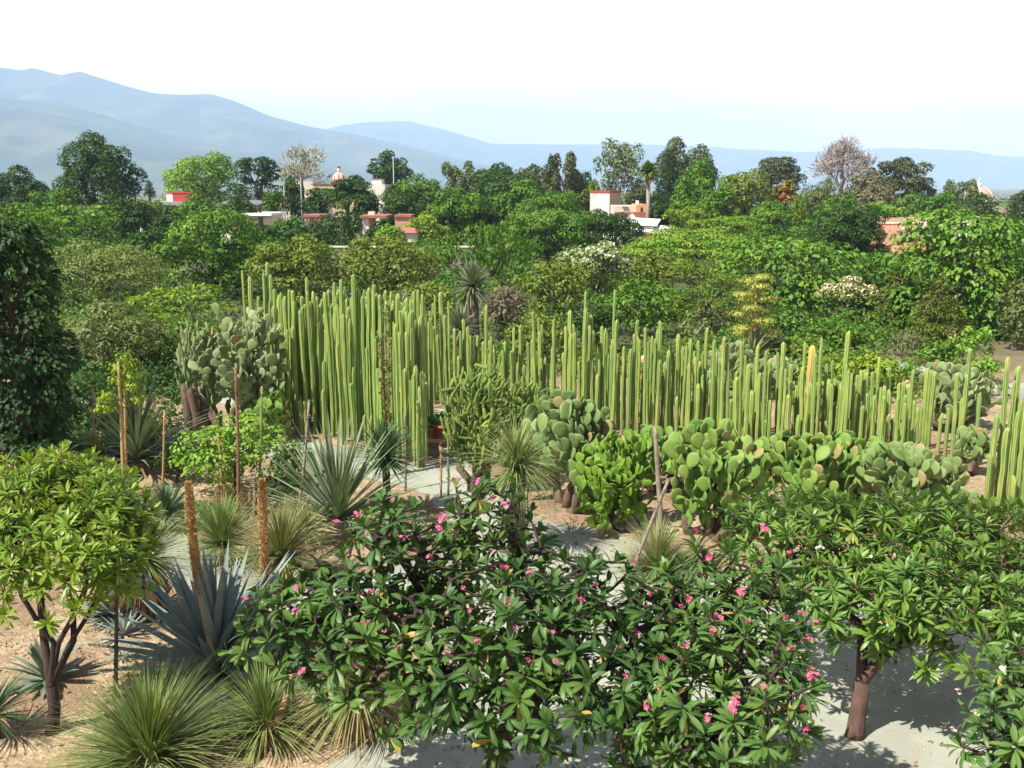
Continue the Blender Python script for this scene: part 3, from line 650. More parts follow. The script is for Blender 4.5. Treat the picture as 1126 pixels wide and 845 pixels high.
for name, label, kind, cx, yt, yb, hw, Y, mat, kw in MID: tree(name, label, kind, cx, yt, yb+(.2*(yb-yt) if Y > 55 else 0), hw, Y, LM[mat], cat='shrub' if 'shrub' in name or 'bush' in name else 'tree', **{**dict(leafpx=4.2), **kw})

# undergrowth nobody could count: low leaf masses between the trees
rng = np.random.default_rng(4)
def undergrowth(label, mat, n_clumps, yr, xr, hr, leafm, seed, keepout=lambda x, y: False, per=60):
    rg = np.random.default_rng(seed); mb = MB(); P = []; S = []
    while len(P) < n_clumps:
        y = yr[0]*(yr[1]/yr[0])**rg.random(); x = rg.uniform(-xr, xr)*y
        if keepout(x, y): continue
        P.append((x, y, float(terrain(y)))); S.append(rg.uniform(*hr)*(1 if y < 90 else 1.4) if y < 150 else min(17, 5.5-float(terrain(y)))*rg.uniform(.6, 1.05))
    P = np.repeat(np.array(P), per, 0); S = np.repeat(np.array(S), per)
    m = len(P); u = unit(rg.normal(0, 1, (m, 3))+[0, 0, .3]); u[:, 2] = np.abs(u[:, 2])
    pos = P+u*S[:, None]*[1.1, 1.1, 1.]*(1-.3*rg.random((m, 1)))
    cards(mb, pos, unit(u+rg.normal(0, .5, (m, 3))), rg.normal(0, 1, (m, 3)), leafm*P[:, 1]*rg.uniform(.6, 1.3, m), .6, .12)
    return tag(mb.build('undergrowth', mat), label, 'undergrowth', kind='stuff')
def no_go(x, y):
    px = CXP+x/y*FPX*cP
    if y < 48 and px > 880: return True
    return y < 48 and -14 < x < 16 and y < 38
undergrowth('low mixed green undergrowth filling the gaps between the garden trees', LM['mid'], 420, (40, 130), .62, (.7, 2.2), .0042, 9, no_go, 110)
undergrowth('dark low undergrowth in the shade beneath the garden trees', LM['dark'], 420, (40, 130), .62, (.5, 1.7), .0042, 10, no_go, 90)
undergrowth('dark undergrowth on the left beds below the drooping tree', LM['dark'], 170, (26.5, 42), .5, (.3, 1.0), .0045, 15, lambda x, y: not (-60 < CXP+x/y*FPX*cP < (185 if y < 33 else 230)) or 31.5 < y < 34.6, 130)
undergrowth('low dry and green plants on the beds behind the cactus row', LM['olive'], 150, (34.5, 46), .5, (.3, .9), .0048, 14, lambda x, y: x < -6 or (y > 37 and x > 14), 90)
undergrowth('scattered small green plants on the beds beside the far path', LM['mid'], 90, (36, 50), .5, (.3, 1.0), .0048, 16, lambda x, y: x < 8 or .93 < (x/y)/(.5) or 40.2 < y < 42.5, 90)
undergrowth('green planting on the bed running out past the right edge', LM['mid'], 120, (21, 46), .85, (.4, 1.2), .0048, 18, lambda x, y: CXP+x/y*FPX*cP < 1165 or 39 < y < 43, 110)
undergrowth('far band of treetops and gardens reaching towards the foot of the mountains', LM['mid'], 900, (195, 600), .62, (3, 6.5), .0035, 12, lambda x, y: False, 110)

# ------------------------------------------------------------------ buildings in the town beyond the garden
white_w = surf('white plaster', (.66, .64, .6), (.55, .52, .47), scale=.4, rough=.9, c=(.42, .38, .33), cscale=.3, detail=8)
beige_shade_w = surf('beige plaster and side shade', (.48, .39, .27), (.4, .32, .23), scale=.4, rough=.9)  # beige church walls, and the shade coloured onto the white house's right side
cream_w = surf('cream plaster', (.62, .55, .44), (.52, .46, .37), scale=.4, rough=.9)
orange_w = surf('orange plaster', (.6, .33, .15), (.5, .27, .13), scale=.4, rough=.9)
red_p = surf('red painted plaster', (.42, .07, .045), (.34, .055, .04), scale=.6, rough=.85)
brick_w = surf('pinkish red brick', (.5, .27, .19), (.4, .2, .14), scale=1.2, rough=.9)
tile_r = surf('red clay tiles', (.34, .135, .10), (.24, .09, .07), scale=1.5, rough=.9)
sheet_g = surf('grey roof sheet', (.3, .31, .33), (.22, .23, .25), scale=.6, rough=.6)
sheet_w = surf('white roof sheet', (.78, .78, .78), (.65, .65, .66), scale=.3, rough=.6)
dark_g = surf('dark window glass', (.03, .035, .04), (.02, .02, .025), rough=.2, spec=.6)
stone_w = surf('grey stone wall', (.25, .225, .19), (.15, .135, .115), scale=1.5, rough=.95, bump=.6)
metal_g = surf('grey metal', (.3, .31, .32), (.22, .22, .23), rough=.5)
def house(name, label, px0, px1, ytop, ybot, Y, depth=8., cat='building'):
    """Empty at the foot of the front wall; returns its metres per pixel and a px -> local maker"""
    a = at(px0, ytop, Y); b = at(px1, ytop, Y); g = float(terrain(Y))
    root = thing(name, label, cat, ((a.x+b.x)/2, Y, g))
    wd = b.x-a.x
    def X(p): return at(p, ytop, Y).x-root.location.x
    def Z(p): return at((px0+px1)/2, p, Y).z-g
    return root, X, Z, wd
def parts(root, lst):
    for nm, mat, (x0, x1, y0, y1, z0, z1) in lst:
        mb = MB(); box(mb, x0, x1, y0, y1, z0, z1); mb.build(nm, mat, root, smooth=False)
# small red rooftop box with a white side, on a grey roof
r, X, Z, wd = house('flat_roof_house', 'white house with grey sheet roof and red rooftop box at left', 150, 214, 222, 250, 158)
parts(r, [('wall', white_w, (X(152), X(212), 0, 9, 0, Z(231))), ('roof', sheet_g, (X(150), X(214), -.3, 9.4, Z(231), Z(222))),
          ('rooftop_box', red_p, (X(185.5), X(207), 2, 5, Z(222), Z(212.6))), ('white_side', white_w, (X(178.5), X(185.4), 2, 5, Z(222), Z(212.6))), ('red_coping', red_p, (X(178), X(207.5), 1.9, 5.1, Z(212.6), Z(211.6)))])
for k, p in enumerate((162, 176, 194, 204)): parts(r, [('window', dark_g, (X(p), X(p+4), -.06, .1, Z(246), Z(237)))])
parts(r, [('pillar', red_p, (X(169), X(171.5), -.5, -.1, 0, Z(231.2))), ('pillar', red_p, (X(188), X(190.5), -.5, -.1, 0, Z(231.2)))])
r, X, Z, wd = house('shed', 'low white-walled shed with long dark grey corrugated roof at left', 238, 284, 222, 240, 145)
parts(r, [('wall', white_w, (X(239), X(279), 0, 6, 0, Z(226.5)))])
mb = MB()
for k in range(24):
    x0 = X(236)+(X(283)-X(236))*k/24; x1 = X(236)+(X(283)-X(236))*(k+1)/24
    mb.add([(x0, -.6, Z(226.2)), ((x0+x1)/2, -.6, Z(225.4)), (x1, -.6, Z(226.2)), (x0, 7, Z(221.6)), ((x0+x1)/2, 7, Z(220.8)), (x1, 7, Z(221.6))], [(0, 1, 4, 3), (1, 2, 5, 4)])
mb.build('roof', sheet_g, r, smooth=False)
r, X, Z, wd = house('porch_house', 'low house with thin white flat roof over a dark doorway', 268, 299, 234, 246, 118)
parts(r, [('wall', cream_w, (X(270), X(298), .4, 6, 0, Z(237.4))), ('roof', sheet_w, (X(266), X(300), -.8, 6.4, Z(237.4), Z(234.6))), ('door', dark_g, (X(283), X(288), .3, .5, 0, Z(239)))])
r, X, Z, wd = house('long_house', 'long white wall with grey parapet at the left skyline', 303, 357, 219, 238, 152)
parts(r, [('wall', white_w, (X(306), X(356), 0, 7, 0, Z(225))), ('parapet', stone_w, (X(326), X(357), .4, 6.8, Z(225), Z(220.5))), ('gable', white_w, (X(306), X(327), .2, 6.5, Z(225), Z(218.5))), ('red_coping', tile_r, (X(305.5), X(356.5), -.12, 7.1, Z(228.2), Z(227.2)))])
r, X, Z, wd = house('domed_church', 'beige church with small red-striped dome rising above treetops at left', 312, 390, 186, 230, 205, cat='church')
parts(r, [('wall', beige_shade_w, (X(343), X(392), 0, 12, 0, Z(203))), ('side_wall', red_p, (X(311), X(322), 2, 9, 0, Z(201.5))), ('annex', cream_w, (X(323), X(343), .5, 9, 0, Z(199.5))), ('coping', tile_r, (X(342.6), X(392.4), -.2, 12.2, Z(203), Z(201.8)))])
def dome(root, name, mat, x, y, z, rad, h, stripes=None, mat2=None):
    mb = MB(); m2 = MB(); n = 24
    prof = [(rad*math.cos(a), h*math.sin(a)) for a in np.linspace(0, PI/2*.96, 9)]
    for k in range(n):
        a0, a1 = 2*PI*k/n, 2*PI*(k+1)/n; b = m2 if (stripes and k % stripes == 0) else mb
        V = []
        for q, zz in prof: V += [(x+q*math.cos(a0), y+q*math.sin(a0), z+zz), (x+q*math.cos(a1), y+q*math.sin(a1), z+zz)]
        b.add(V, [(2*i, 2*i+1, 2*i+3, 2*i+2) for i in range(8)])
    mb.build(name, mat, root)
    if m2.V: m2.build('dome_ribs', mat2, root)
xx = X(367); mpx = mpp(205)
dome(r, 'dome', cream_w, xx, 6, Z(197), 7*mpx, 7.5*mpx, 3, red_p)
mb = MB(); tube(mb, [(xx, 6, Z(203)), (xx, 6, Z(197))], [7*mpx, 7*mpx], 16); mb.build('drum', red_p, r)
mb = MB(); tube(mb, [(xx, 6, Z(190)), (xx, 6, Z(184.5))], [2*mpx, 1.8*mpx], 8); mb.build('lantern', cream_w, r)
mb = MB(); tube(mb, [(xx, 6, Z(184.5)), (xx, 6, Z(181.5))], [2.1*mpx, .3*mpx], 8); mb.build('lantern_cap', red_p, r)
r, X, Z, wd = house('block_house', 'plain white block house with rooftop box right of the spreading tree', 400, 424, 196, 232, 168)
parts(r, [('wall', white_w, (X(404), X(423), 0, 8, 0, Z(203))), ('rooftop_box', white_w, (X(407.5), X(418.5), 1, 5, Z(203), Z(197.3))), ('red_coping', tile_r, (X(407.2), X(418.8), .9, 5.1, Z(197.3), Z(196.6)))])
r, X, Z, wd = house('pink_house', 'low white house with pinkish red tiled coping below the block house', 396, 452, 236, 256, 112)
parts(r, [('wall', white_w, (X(398), X(405), 0, 6, 0, Z(240))), ('tiled_roof', tile_r, (X(396), X(425), -.4, 6.4, Z(240), Z(237.2))), ('side_wall', brick_w, (X(433), X(451), 1, 5, 0, Z(239.5))), ('coping', tile_r, (X(432.5), X(451.5), .8, 5.2, Z(239.5), Z(236.8))), ('vent', cream_w, (X(402), X(409), 2, 3, Z(237.2), Z(233.5)))])
r, X, Z, wd = house('tiled_house', 'small red tiled roof just above the low stone wall', 436, 458, 250, 262, 104)
parts(r, [('wall', cream_w, (X(438), X(456), 0, 4, 0, Z(256)))])
mb = MB(); mb.add([(X(436), -.3, Z(256.2)), (X(458), -.3, Z(256.2)), (X(454), 2, Z(251.5)), (X(440), 2, Z(251.5)), (X(436), 4.3, Z(256.2)), (X(458), 4.3, Z(256.2))], [(0, 1, 2, 3), (3, 2, 5, 4)], [(0, 3, 4), (1, 5, 2)]); mb.build('roof', tile_r, r, smooth=False)
r, X, Z, wd = house('columned_house', 'white house with red-brown pillars left of the drum-shaped tree', 330, 355, 236, 262, 122)
parts(r, [('wall', white_w, (X(334), X(354), .5, 6, 0, Z(239))), ('roof', tile_r, (X(333), X(355), -.3, 6.3, Z(239), Z(236.6))), ('railing', tile_r, (X(334), X(354), -.2, 0, Z(244.6), Z(243.2)))])
for p in (339, 346, 352): parts(r, [('pillar', tile_r, (X(p), X(p+2), -.25, .1, 0, Z(239.05)))])
# white house; the shade on its right side is put in as tan colour
r, X, Z, wd = house('white_house', 'white box-shaped house with shade-toned tan side wall in front of the airy gum tree', 649, 686, 211, 252, 150)
mb = MB(); a, b, c = X(649.5), X(670.5), X(685.5); zt = Z(212); d = 3.6
mb.add([(a, 0.9, 0), (b, 0, 0), (b, 0, zt), (a, .9, zt)], [(0, 1, 2, 3)]); mb.add([(a, .9, 0), (a, .9, zt), (a+1.2, 7, zt), (a+1.2, 7, 0)], [(3, 2, 1, 0)]); mb.build('wall', white_w, r, smooth=False)
mb = MB(); mb.add([(b, 0, 0), (c, 2.6, 0), (c, 2.6, zt), (b, 0, zt), (c, 8, 0), (c, 8, zt)], [(0, 1, 2, 3), (1, 4, 5, 2)]); mb.build('shade_tan_wall', beige_shade_w, r, smooth=False)
mb = MB(); mb.add([(a-.1, .85, zt), (b, -.12, zt), (c+.12, 2.5, zt), (c+.12, 8.1, zt), (a+1.2, 7.1, zt), (a-.1, .85, zt+.25), (b, -.12, zt+.25), (c+.12, 2.5, zt+.25), (c+.12, 8.1, zt+.25), (a+1.2, 7.1, zt+.25)],
    [(0, 1, 6, 5), (1, 2, 7, 6), (2, 3, 8, 7), (3, 4, 9, 8)]); mb.add([(a-.1, .85, zt+.25), (b, -.12, zt+.25), (c+.12, 2.5, zt+.25), (c+.12, 8.1, zt+.25), (a+1.2, 7.1, zt+.25)], [(0, 1, 2, 3)], [(0, 3, 4)]); mb.build('red_coping', red_p, r, smooth=False)
r, X, Z, wd = house('orange_house', 'low cream and orange house beside the fan palm trunk', 676, 712, 222, 250, 138)
parts(r, [('wall', cream_w, (X(676), X(700), .2, 6, 0, Z(226.5))), ('orange_wall', orange_w, (X(700.3), X(711), 0, 6, 0, Z(225))), ('red_band', tile_r, (X(676), X(711), -.15, .05, Z(241), Z(233.5))), ('door', dark_g, (X(704.5), X(706.5), -.08, .05, Z(233), Z(228.3))), ('water_tank', sheet_w, (X(701), X(703.5), 1, 2, Z(225), Z(221))), ('parapet', white_w, (X(684), X(690), -.1, .2, Z(227.5), Z(226)))])
r, X, Z, wd = house('white_roofs', 'broad low house with bright white sloping roofs and red gable', 676, 752, 240, 268, 122)
mb = MB(); mb.add([(X(674), 0, Z(247)), (X(722), 0, Z(249)), (X(738), 8, Z(243.5)), (X(690), 9, Z(241))], [(0, 1, 2, 3)]); mb.add([(X(688), -2.5, Z(253)), (X(738), -2.5, Z(257)), (X(749), 5, Z(250.5)), (X(700), 3, Z(247.5))], [(0, 1, 2, 3)]); mb.build('roof', sheet_w, r, smooth=False)
mb = MB(); mb.add([(X(690), .5, Z(243)), (X(703), .5, Z(243)), (X(697), .5, Z(236))], None, [(0, 1, 2)]); mb.add([(X(690), .5, Z(243)), (X(703), .5, Z(243)), (X(697), .5, Z(236)), (X(690), 2.5, Z(243)), (X(703), 2.5, Z(243)), (X(697), 2.5, Z(236))], [(0, 2, 5, 3), (1, 4, 5, 2)]); mb.build('gable', white_w, r, smooth=False)
parts(r, [('wall', white_w, (X(679), X(720), .6, 7, 0, Z(250))), ('red_wall', red_p, (X(701), X(718), -3.2, -2.6, 0, Z(255.5))), ('end_wall', white_w, (X(734), X(750), -2, 2, 0, Z(257.2)))])
r, X, Z, wd = house('brick_house', 'pinkish brick building with white frame bands and red wall below at right', 966, 1030, 236, 280, 112)
mb = MB(); mb.add([(X(968), 3, 0), (X(1019), 0, 0), (X(1019), 0, Z(237.5)), (X(985), 2, Z(241)), (X(968), 3, Z(241))], [(0, 1, 2, 3)], [(0, 3, 4)]); mb.build('brick_wall', brick_w, r, smooth=False)
mb = MB(); mb.add([(X(1019), 0, 0), (X(1025.5), 3.5, 0), (X(1025.5), 3.5, Z(237.5)), (X(1019), 0, Z(237.5))], [(0, 1, 2, 3)]); mb.build('side_wall', red_p, r, smooth=False)
parts(r, [('white_band', white_w, (X(1017), X(1019.3), -.12, .2, Z(262), Z(237.4))), ('white_band', white_w, (X(997.5), X(1000), .9, 1.35, Z(262), Z(239.6)))])
mb = MB(); mb.add([(X(970), 2.7, Z(247)), (X(1019), -.15, Z(245.4)), (X(1019), -.15, Z(244)), (X(970), 2.7, Z(245.8))], [(0, 1, 2, 3)]); mb.build('white_band', white_w, r, smooth=False)
parts(r, [('grey_roof', sheet_g, (X(986), X(1018), -2.5, -.1, Z(259.6), Z(257.5))), ('red_wall', orange_w, (X(983), X(1015), -2.2, -.3, 0, Z(259.7)))])
r, X, Z, wd = house('long_roof', 'low pinkish tiled roof behind the broad-leaved tree at right', 1066, 1104, 236, 250, 130)
parts(r, [('wall', cream_w, (X(1068), X(1102), 0, 5, 0, Z(242)))])
mb = MB(); mb.add([(X(1066), -.3, Z(238)), (X(1104), -.3, Z(243)), (X(1104), 5, Z(240.5)), (X(1066), 5, Z(235.5))], [(0, 1, 2, 3)]); mb.build('roof', brick_w, r, smooth=False)
r, X, Z, wd = house('church', 'ochre church dome with lantern half hidden by trees at right', 1070, 1112, 198, 240, 260, cat='church')
mpx = mpp(260); xx = X(1091)
parts(r, [('wall', beige_shade_w, (X(1066), X(1116), 0, 14, 0, Z(228)))])
mb = MB(); tube(mb, [(xx, 7, Z(228)), (xx, 7, Z(220))], [18*mpx, 18*mpx], 16); mb.build('drum', cream_w, r)
for k in range(6): parts(r, [('window', dark_g, (xx+(k-2.6)*5.5*mpx, xx+(k-2.6)*5.5*mpx+2*mpx, -19*mpx+7, -16*mpx+7, Z(227), Z(222.5)))])
dome(r, 'dome', surf('ochre dome tiles', (.42, .3, .2), (.3, .24, .16)), xx, 7, Z(220), 16.5*mpx, 14*mpx, 4, cream_w)
mb = MB(); tube(mb, [(xx, 7, Z(207)), (xx, 7, Z(200.5))], [3*mpx, 2.6*mpx], 8); mb.build('lantern', white_w, r)
mb = MB(); tube(mb, [(xx, 7, Z(200.5)), (xx, 7, Z(197.5)), (xx, 7, Z(195))], [2.6*mpx, .5*mpx, .4*mpx], 8); mb.build('spire', white_w, r)
a = at(362, 276, 90); b = at(520, 276, 90)
rt = thing('stone_wall', 'low grey stone garden wall below the drum-shaped tree', 'wall', ((a.x+b.x)/2, 90, 0)); h = b.x-a.x
parts(rt, [('wall', stone_w, (-h/2, h/2, 0, .5, 0, at(440, 272.5, 90).z)), ('coping', cream_w, (-h/2-.1, h/2+.1, -.08, .58, at(440, 272.5, 90).z, at(440, 271, 90).z))])
for px, yt, yb, Y, lab in ((432.3, 172, 222, 160, 'tall thin grey pole standing before the round dark skyline tree'), (330.5, 196, 232, 146, 'thin grey pole rising from the long white wall'), (312, 205, 236, 146, 'short thin pole at the left end of the long white wall'), (1002, 0, 0, 0, '')):
    if not Y: continue
    g = float(terrain(Y)); p = at(px, yt, Y); rt = thing('pole', lab, 'pole', (p.x, Y, g)); m = mpp(Y)
    mb = MB(); tube(mb, [(0, 0, -.1), (0, 0, p.z-g)], [.75*m, .5*m], 8); mb.build('shaft', metal_g, rt)
    mb = MB(); tube(mb, [(0, 0, p.z-g), (0, 0, p.z-g+.5)], [.4*m, .15*m], 6); mb.build('cap', metal_g, rt)

# fan palm on the skyline
Y = 135; p = at(711, 190, Y); g = float(terrain(Y)); m = mpp(Y)
r = thing('fan_palm', 'tall fan palm with bare trunk and shaggy tuft of fronds', 'palm', (at(711.5, 245, Y).x, Y, g))
mb = MB(); tube(mb, [(0, 0, -.1), (.1, 0, (p.z-g)*.5), (0, 0, p.z-g)], [3.2*m, 2.2*m, 1.9*m], 8); mb.build('trunk', bark_pale, r)
rg = np.random.default_rng(3); n = 170
mb = MB(); blades(mb, np.tile([0, 0, p.z-g], (n, 1)), rg.uniform(0, 2*PI, n), rg.uniform(-.2, 1.5, n), rg.uniform(.6, 1.5, n), rg.uniform(10, 16, n)*m, np.full(n, 3.2*m), 'leaf'); mb.build('fronds', LM['olive'], r)
n = 90; mb = MB(); blades(mb, np.tile([0, 0, p.z-g-.3], (n, 1)), rg.uniform(0, 2*PI, n), rg.uniform(-1.2, -.3, n), rg.uniform(.2, .9, n), rg.uniform(6, 12, n)*m, np.full(n, 2.2*m), 'leaf'); mb.build('dead_fronds', leafmat('dry straw fronds', (.3, .25, .12), (.22, .17, .09), transl=.1), r)

# ------------------------------------------------------------------ column cacti
def cactus_mat(name, a, b, rib, yel):
    m, nt = newmat(name); L = nt.links.new
    oi = N(nt, 'ShaderNodeObjectInfo'); at_ = N(nt, 'ShaderNodeAttribute', attribute_name='mid'); tcn = N(nt, 'ShaderNodeTexCoord')
    def mixc(f, x, y):
        n = N(nt, 'ShaderNodeMix', data_type='RGBA'); L(f, n.inputs[0])
        for i, q in ((6, x), (7, y)):
            if isinstance(q, tuple): n.inputs[i].default_value = (*q, 1)
            else: L(q, n.inputs[i])
        return n.outputs[2]
    gi = N(nt, 'ShaderNodeNewGeometry'); rs = N(nt, 'ShaderNodeMath', operation='ADD'); L(oi.outputs['Random'], rs.inputs[0]); L(gi.outputs['Random Per Island'], rs.inputs[1])
    rn = N(nt, 'ShaderNodeMath', operation='FRACT'); L(rs.outputs[0], rn.inputs[0]); RND = rn.outputs[0]
    va = N(nt, 'ShaderNodeVectorMath', operation='ADD'); L(tcn.outputs['Object'], va.inputs[0])
    sc = N(nt, 'ShaderNodeVectorMath', operation='SCALE'); sc.inputs[0].default_value = (31, 17, 23); L(RND, sc.inputs['Scale']); L(sc.outputs[0], va.inputs[1])
    nz = N(nt, 'ShaderNodeTexNoise'); nz.inputs['Scale'].default_value = 1.1; nz.inputs['Detail'].default_value = 5; L(va.outputs[0], nz.inputs['Vector'])
    c = mixc(RND, a, b)
    mr = N(nt, 'ShaderNodeMapRange'); mr.inputs[1].default_value = .5; mr.inputs[2].default_value = .72; L(nz.outputs[0], mr.inputs[0])
    c = mixc(mr.outputs[0], c, yel)
    sz = N(nt, 'ShaderNodeSeparateXYZ'); L(tcn.outputs['Object'], sz.inputs[0])
    n3 = N(nt, 'ShaderNodeTexNoise'); n3.inputs['Scale'].default_value = 5; n3.inputs['Detail'].default_value = 4; L(va.outputs[0], n3.inputs['Vector'])
    hb = N(nt, 'ShaderNodeMath', operation='MULTIPLY_ADD'); L(sz.outputs['Z'], hb.inputs[0]); hb.inputs[1].default_value = -.22; L(n3.outputs[0], hb.inputs[2])
    hr = N(nt, 'ShaderNodeMapRange'); hr.inputs[1].default_value = .42; hr.inputs[2].default_value = .56; hr.inputs[4].default_value = .8; L(hb.outputs[0], hr.inputs[0])
    c = mixc(hr.outputs[0], c, (.2, .145, .07))
    n4 = N(nt, 'ShaderNodeMapRange'); n4.inputs[1].default_value = .66; n4.inputs[2].default_value = .72; n4.inputs[4].default_value = .7; L(n3.outputs[0], n4.inputs[0])
    c = mixc(n4.outputs[0], c, (.28, .22, .1))
    r2 = N(nt, 'ShaderNodeMapRange'); r2.inputs[1].default_value = .45; r2.inputs[2].default_value = .95; r2.inputs[4].default_value = .75; L(at_.outputs['Fac'], r2.inputs[0])
    c = mixc(r2.outputs[0], c, rib)
    p = N(nt, 'ShaderNodeBsdfPrincipled'); p.inputs['Roughness'].default_value = .6; p.inputs['Specular IOR Level'].default_value = .3; L(c, p.inputs['Base Color'])
    o = N(nt, 'ShaderNodeOutputMaterial'); L(p.outputs[0], o.inputs[0]); return m
CM = cactus_mat('ribbed cactus skin', (.095, .185, .036), (.165, .26, .048), (.37, .43, .16), (.27, .32, .055))
CMD = cactus_mat('yellowed cactus skin', (.42, .33, .08), (.38, .3, .08), (.5, .42, .16), (.3, .28, .08))
def column_mesh(h, r, seed, mat=None):
    rg = np.random.default_rng(seed); n = max(6, int(h/.22)); ribs = rg.integers(5, 7)
    z = np.concatenate([np.linspace(0, h-.16, n), h-np.array([.11, .06, .025, .004])])
    rr = r*(1+rg.normal(0, .035, len(z))); rr[:3] *= [.8, .9, .97]; rr[-4:] = r*np.array([.93, .78, .52, .15])
    for _ in range(rg.integers(1, 4)): rr[rg.integers(2, n-1)] *= .86            # yearly growth pinches
    bx = np.cumsum(rg.normal(0, .006, len(z))); by = np.cumsum(rg.normal(0, .006, len(z)))
    th = np.arange(ribs*4)*2*PI/(ribs*4); f = np.array([1.14, .97, .8, .97])[np.arange(ribs*4) % 4]; mid = np.array([1, .35, 0, .35])[np.arange(ribs*4) % 4]
    V = np.stack([bx[:, None]+rr[:, None]*f*np.cos(th), by[:, None]+rr[:, None]*f*np.sin(th), np.repeat(z[:, None], len(th), 1)], -1)
    s = len(th); i = np.arange(len(z)-1)[:, None]*s; j = np.arange(s)[None]; k = (j+1) % s
    mb = MB(); Q = np.stack([i+j, i+k, i+s+k, i+s+j], -1).reshape(-1, 4)
    top = (len(z)-1)*s
    mb.add(np.vstack([V.reshape(-1, 3), [bx[-1], by[-1], h]]), Q, np.stack([top+np.arange(s), top+(np.arange(s)+1) % s, np.full(s, len(z)*s)], -1), mid=np.append(np.tile(mid, len(z)), 0))
    return mb.mesh('column_cactus', mat or CM)
CH = [1., 1.5, 2., 2.5, 3., 3.5, 4., 4.5, 5.]
CPROTO = {h: [column_mesh(h, .046+.008*rg, int(h*100)+rg) for rg in range(3)] for h in CH}
crng = random.Random(8)
def cactus(x, y, h, label, group, tilt=.012, me=None, wide=1.):
    hh = min(CH, key=lambda q: abs(q-h)); s = h/hh; wd = crng.uniform(.74, 1.22)*wide
    o = link('column_cactus', me or crng.choice(CPROTO[hh]), None, (x, y, 0)); o.scale = (wd, wd, s)
    o.rotation_euler = (crng.gauss(0, tilt*1.3), crng.gauss(0, tilt*1.3), crng.uniform(0, 6.28))
    return tag(o, label, 'cactus', group)
def h_for(px, ytop, Y): return at(px, ytop, Y).z
# the dense stand left of the bench: rows behind one front line, its right end returning as a narrow corner clump
GL = 'column cacti packed in the dense left stand'
placed = []
def free(x, y, d=.2):
    if any((x-a)**2+(y-b)**2 < d*d for a, b in placed): return False
    placed.append((x, y)); return True
F0, F1, F2 = G(308, 474), G(385, 492), G(446, 510)
cnt = 0
while cnt < 120:
    u = ((cnt*.618034+crng.uniform(-.02, .02)) % 1); a, b, t = (F0, F1, u*2) if u < .5 else (F1, F2, u*2-1)
    back = crng.random()**1.25*3.4; x = a.x+(b.x-a.x)*t+back*(.28*u-.12); y = a.y+(b.y-a.y)*t+back
    if not free(x, y, .13): continue
    px = CXP+x/y*FPX*cP
    env = np.interp(px, [300, 320, 345, 380, 420, 450, 480], [325, 318, 316, 314, 312, 322, 330])
    yt = env+abs(crng.gauss(0, 28))-(crng.uniform(6, 20) if crng.random() < .14 else 0)+(crng.uniform(20, 110) if back < .55 and crng.random() < .75 else 0)
    h = h_for(px, yt, y)
    cactus(x, y, max(1.1, h), 'tall column cactus packed behind the front rank of the dense left stand' if back > .55 else 'column cactus in the front rank of the dense left stand, beside the pale path', GL)
    cnt += 1
for px, yt, Y in ((278, 297, 33.5), (283, 304, 33.2), (291, 326, 33), (297, 300, 32.6), (300, 288, 32.8), (304, 302, 32.4), (309, 318, 32), (303, 330, 31.8)):
    p = at(px, 470, Y); cactus(p.x, Y, h_for(px, yt, Y), 'slender column cactus rising just right of the pale paddle cactus tree', 'column cacti beside the paddle cactus tree', .006)
for px, py, yt in ((447, 503, 446), (451, 508, 418), (456, 512, 412), (460, 515, 440), (463, 514, 408), (466, 513, 416), (453, 504, 405), (458, 507, 402), (462, 508, 425), (467, 509, 411), (469, 511, 420)):
    p = G(px, py); cactus(p.x, p.y, h_for(px, yt, p.y), 'shorter column cactus in the narrow corner clump beside the bench', 'column cacti in the corner clump by the bench', .006)
# dark columns standing beyond the corner, then the long row running to the right
for k in range(20):
    px = crng.uniform(447, 500); Y = crng.uniform(33.5, 36.5); p = at(px, 440, Y)
    cactus(p.x, Y, h_for(px, crng.uniform(318, 372), Y), 'column cactus of the small dark group beyond the gap above the bench', 'column cacti beyond the gap')
GR = 'column cacti of the long row to the right'
rows = [(500, 33.0), (560, 31.8), (640, 30.2), (720, 29.0), (800, 28.0), (880, 27.2), (960, 26.6), (1040, 26.2)]
cnt = 0
while cnt < 120:
    px = 500+((cnt*.618034+crng.uniform(-.015, .015)+.0007*crng.random()) % 1)**.92*575
    if px > 955 and crng.random() < .08: px -= crng.uniform(60, 400)
    Y = float(np.interp(px, [r_[0] for r_ in rows], [r_[1] for r_ in rows]))+crng.random()**1.4*2.0
    p = at(px, 470, Y)
    if not free(p.x, Y, .13): continue
    env = np.interp(px, [500, 560, 620, 680, 740, 800, 860, 930, 1000, 1075], [352, 345, 338, 340, 356, 366, 372, 382, 398, 402])
    yt = env+abs(crng.gauss(0, 34))+(crng.uniform(10, 50) if crng.random() < .3 else 0)-(crng.uniform(14, 30) if crng.random() < .16 else 0)
    lab = ('column cactus in the far half of the long row, behind the leafy climbing cactus' if px < 690 else
           'column cactus in the middle of the long row, standing behind the bright paddle cacti' if px < 880 else 'column cactus in the sparse near end of the long row, above the greyish paddle cactus')
    cactus(p.x, Y, max(1., h_for(px, yt, Y)), lab, GR); cnt += 1
for px, yt, Y, lab in ((642, 320, 31.2, 'tall column cactus standing above its neighbours left of the leafy fresh shrub'), (672, 318, 31, 'tallest column cactus of the long row, in front of the leafy fresh shrub'),
                       (721, 362, 30.2, 'column cactus of the long row directly behind the speckled dead stalk'), (925, 364, 28.2, 'tallest column cactus in front of the pale yellow-green succulent shrub'), (773, 360, 29.8, 'tall column cactus in front of the white-stemmed frangipani')):
    p = at(px, 470, Y); cactus(p.x, Y, h_for(px, yt, Y), lab, GR, .004)
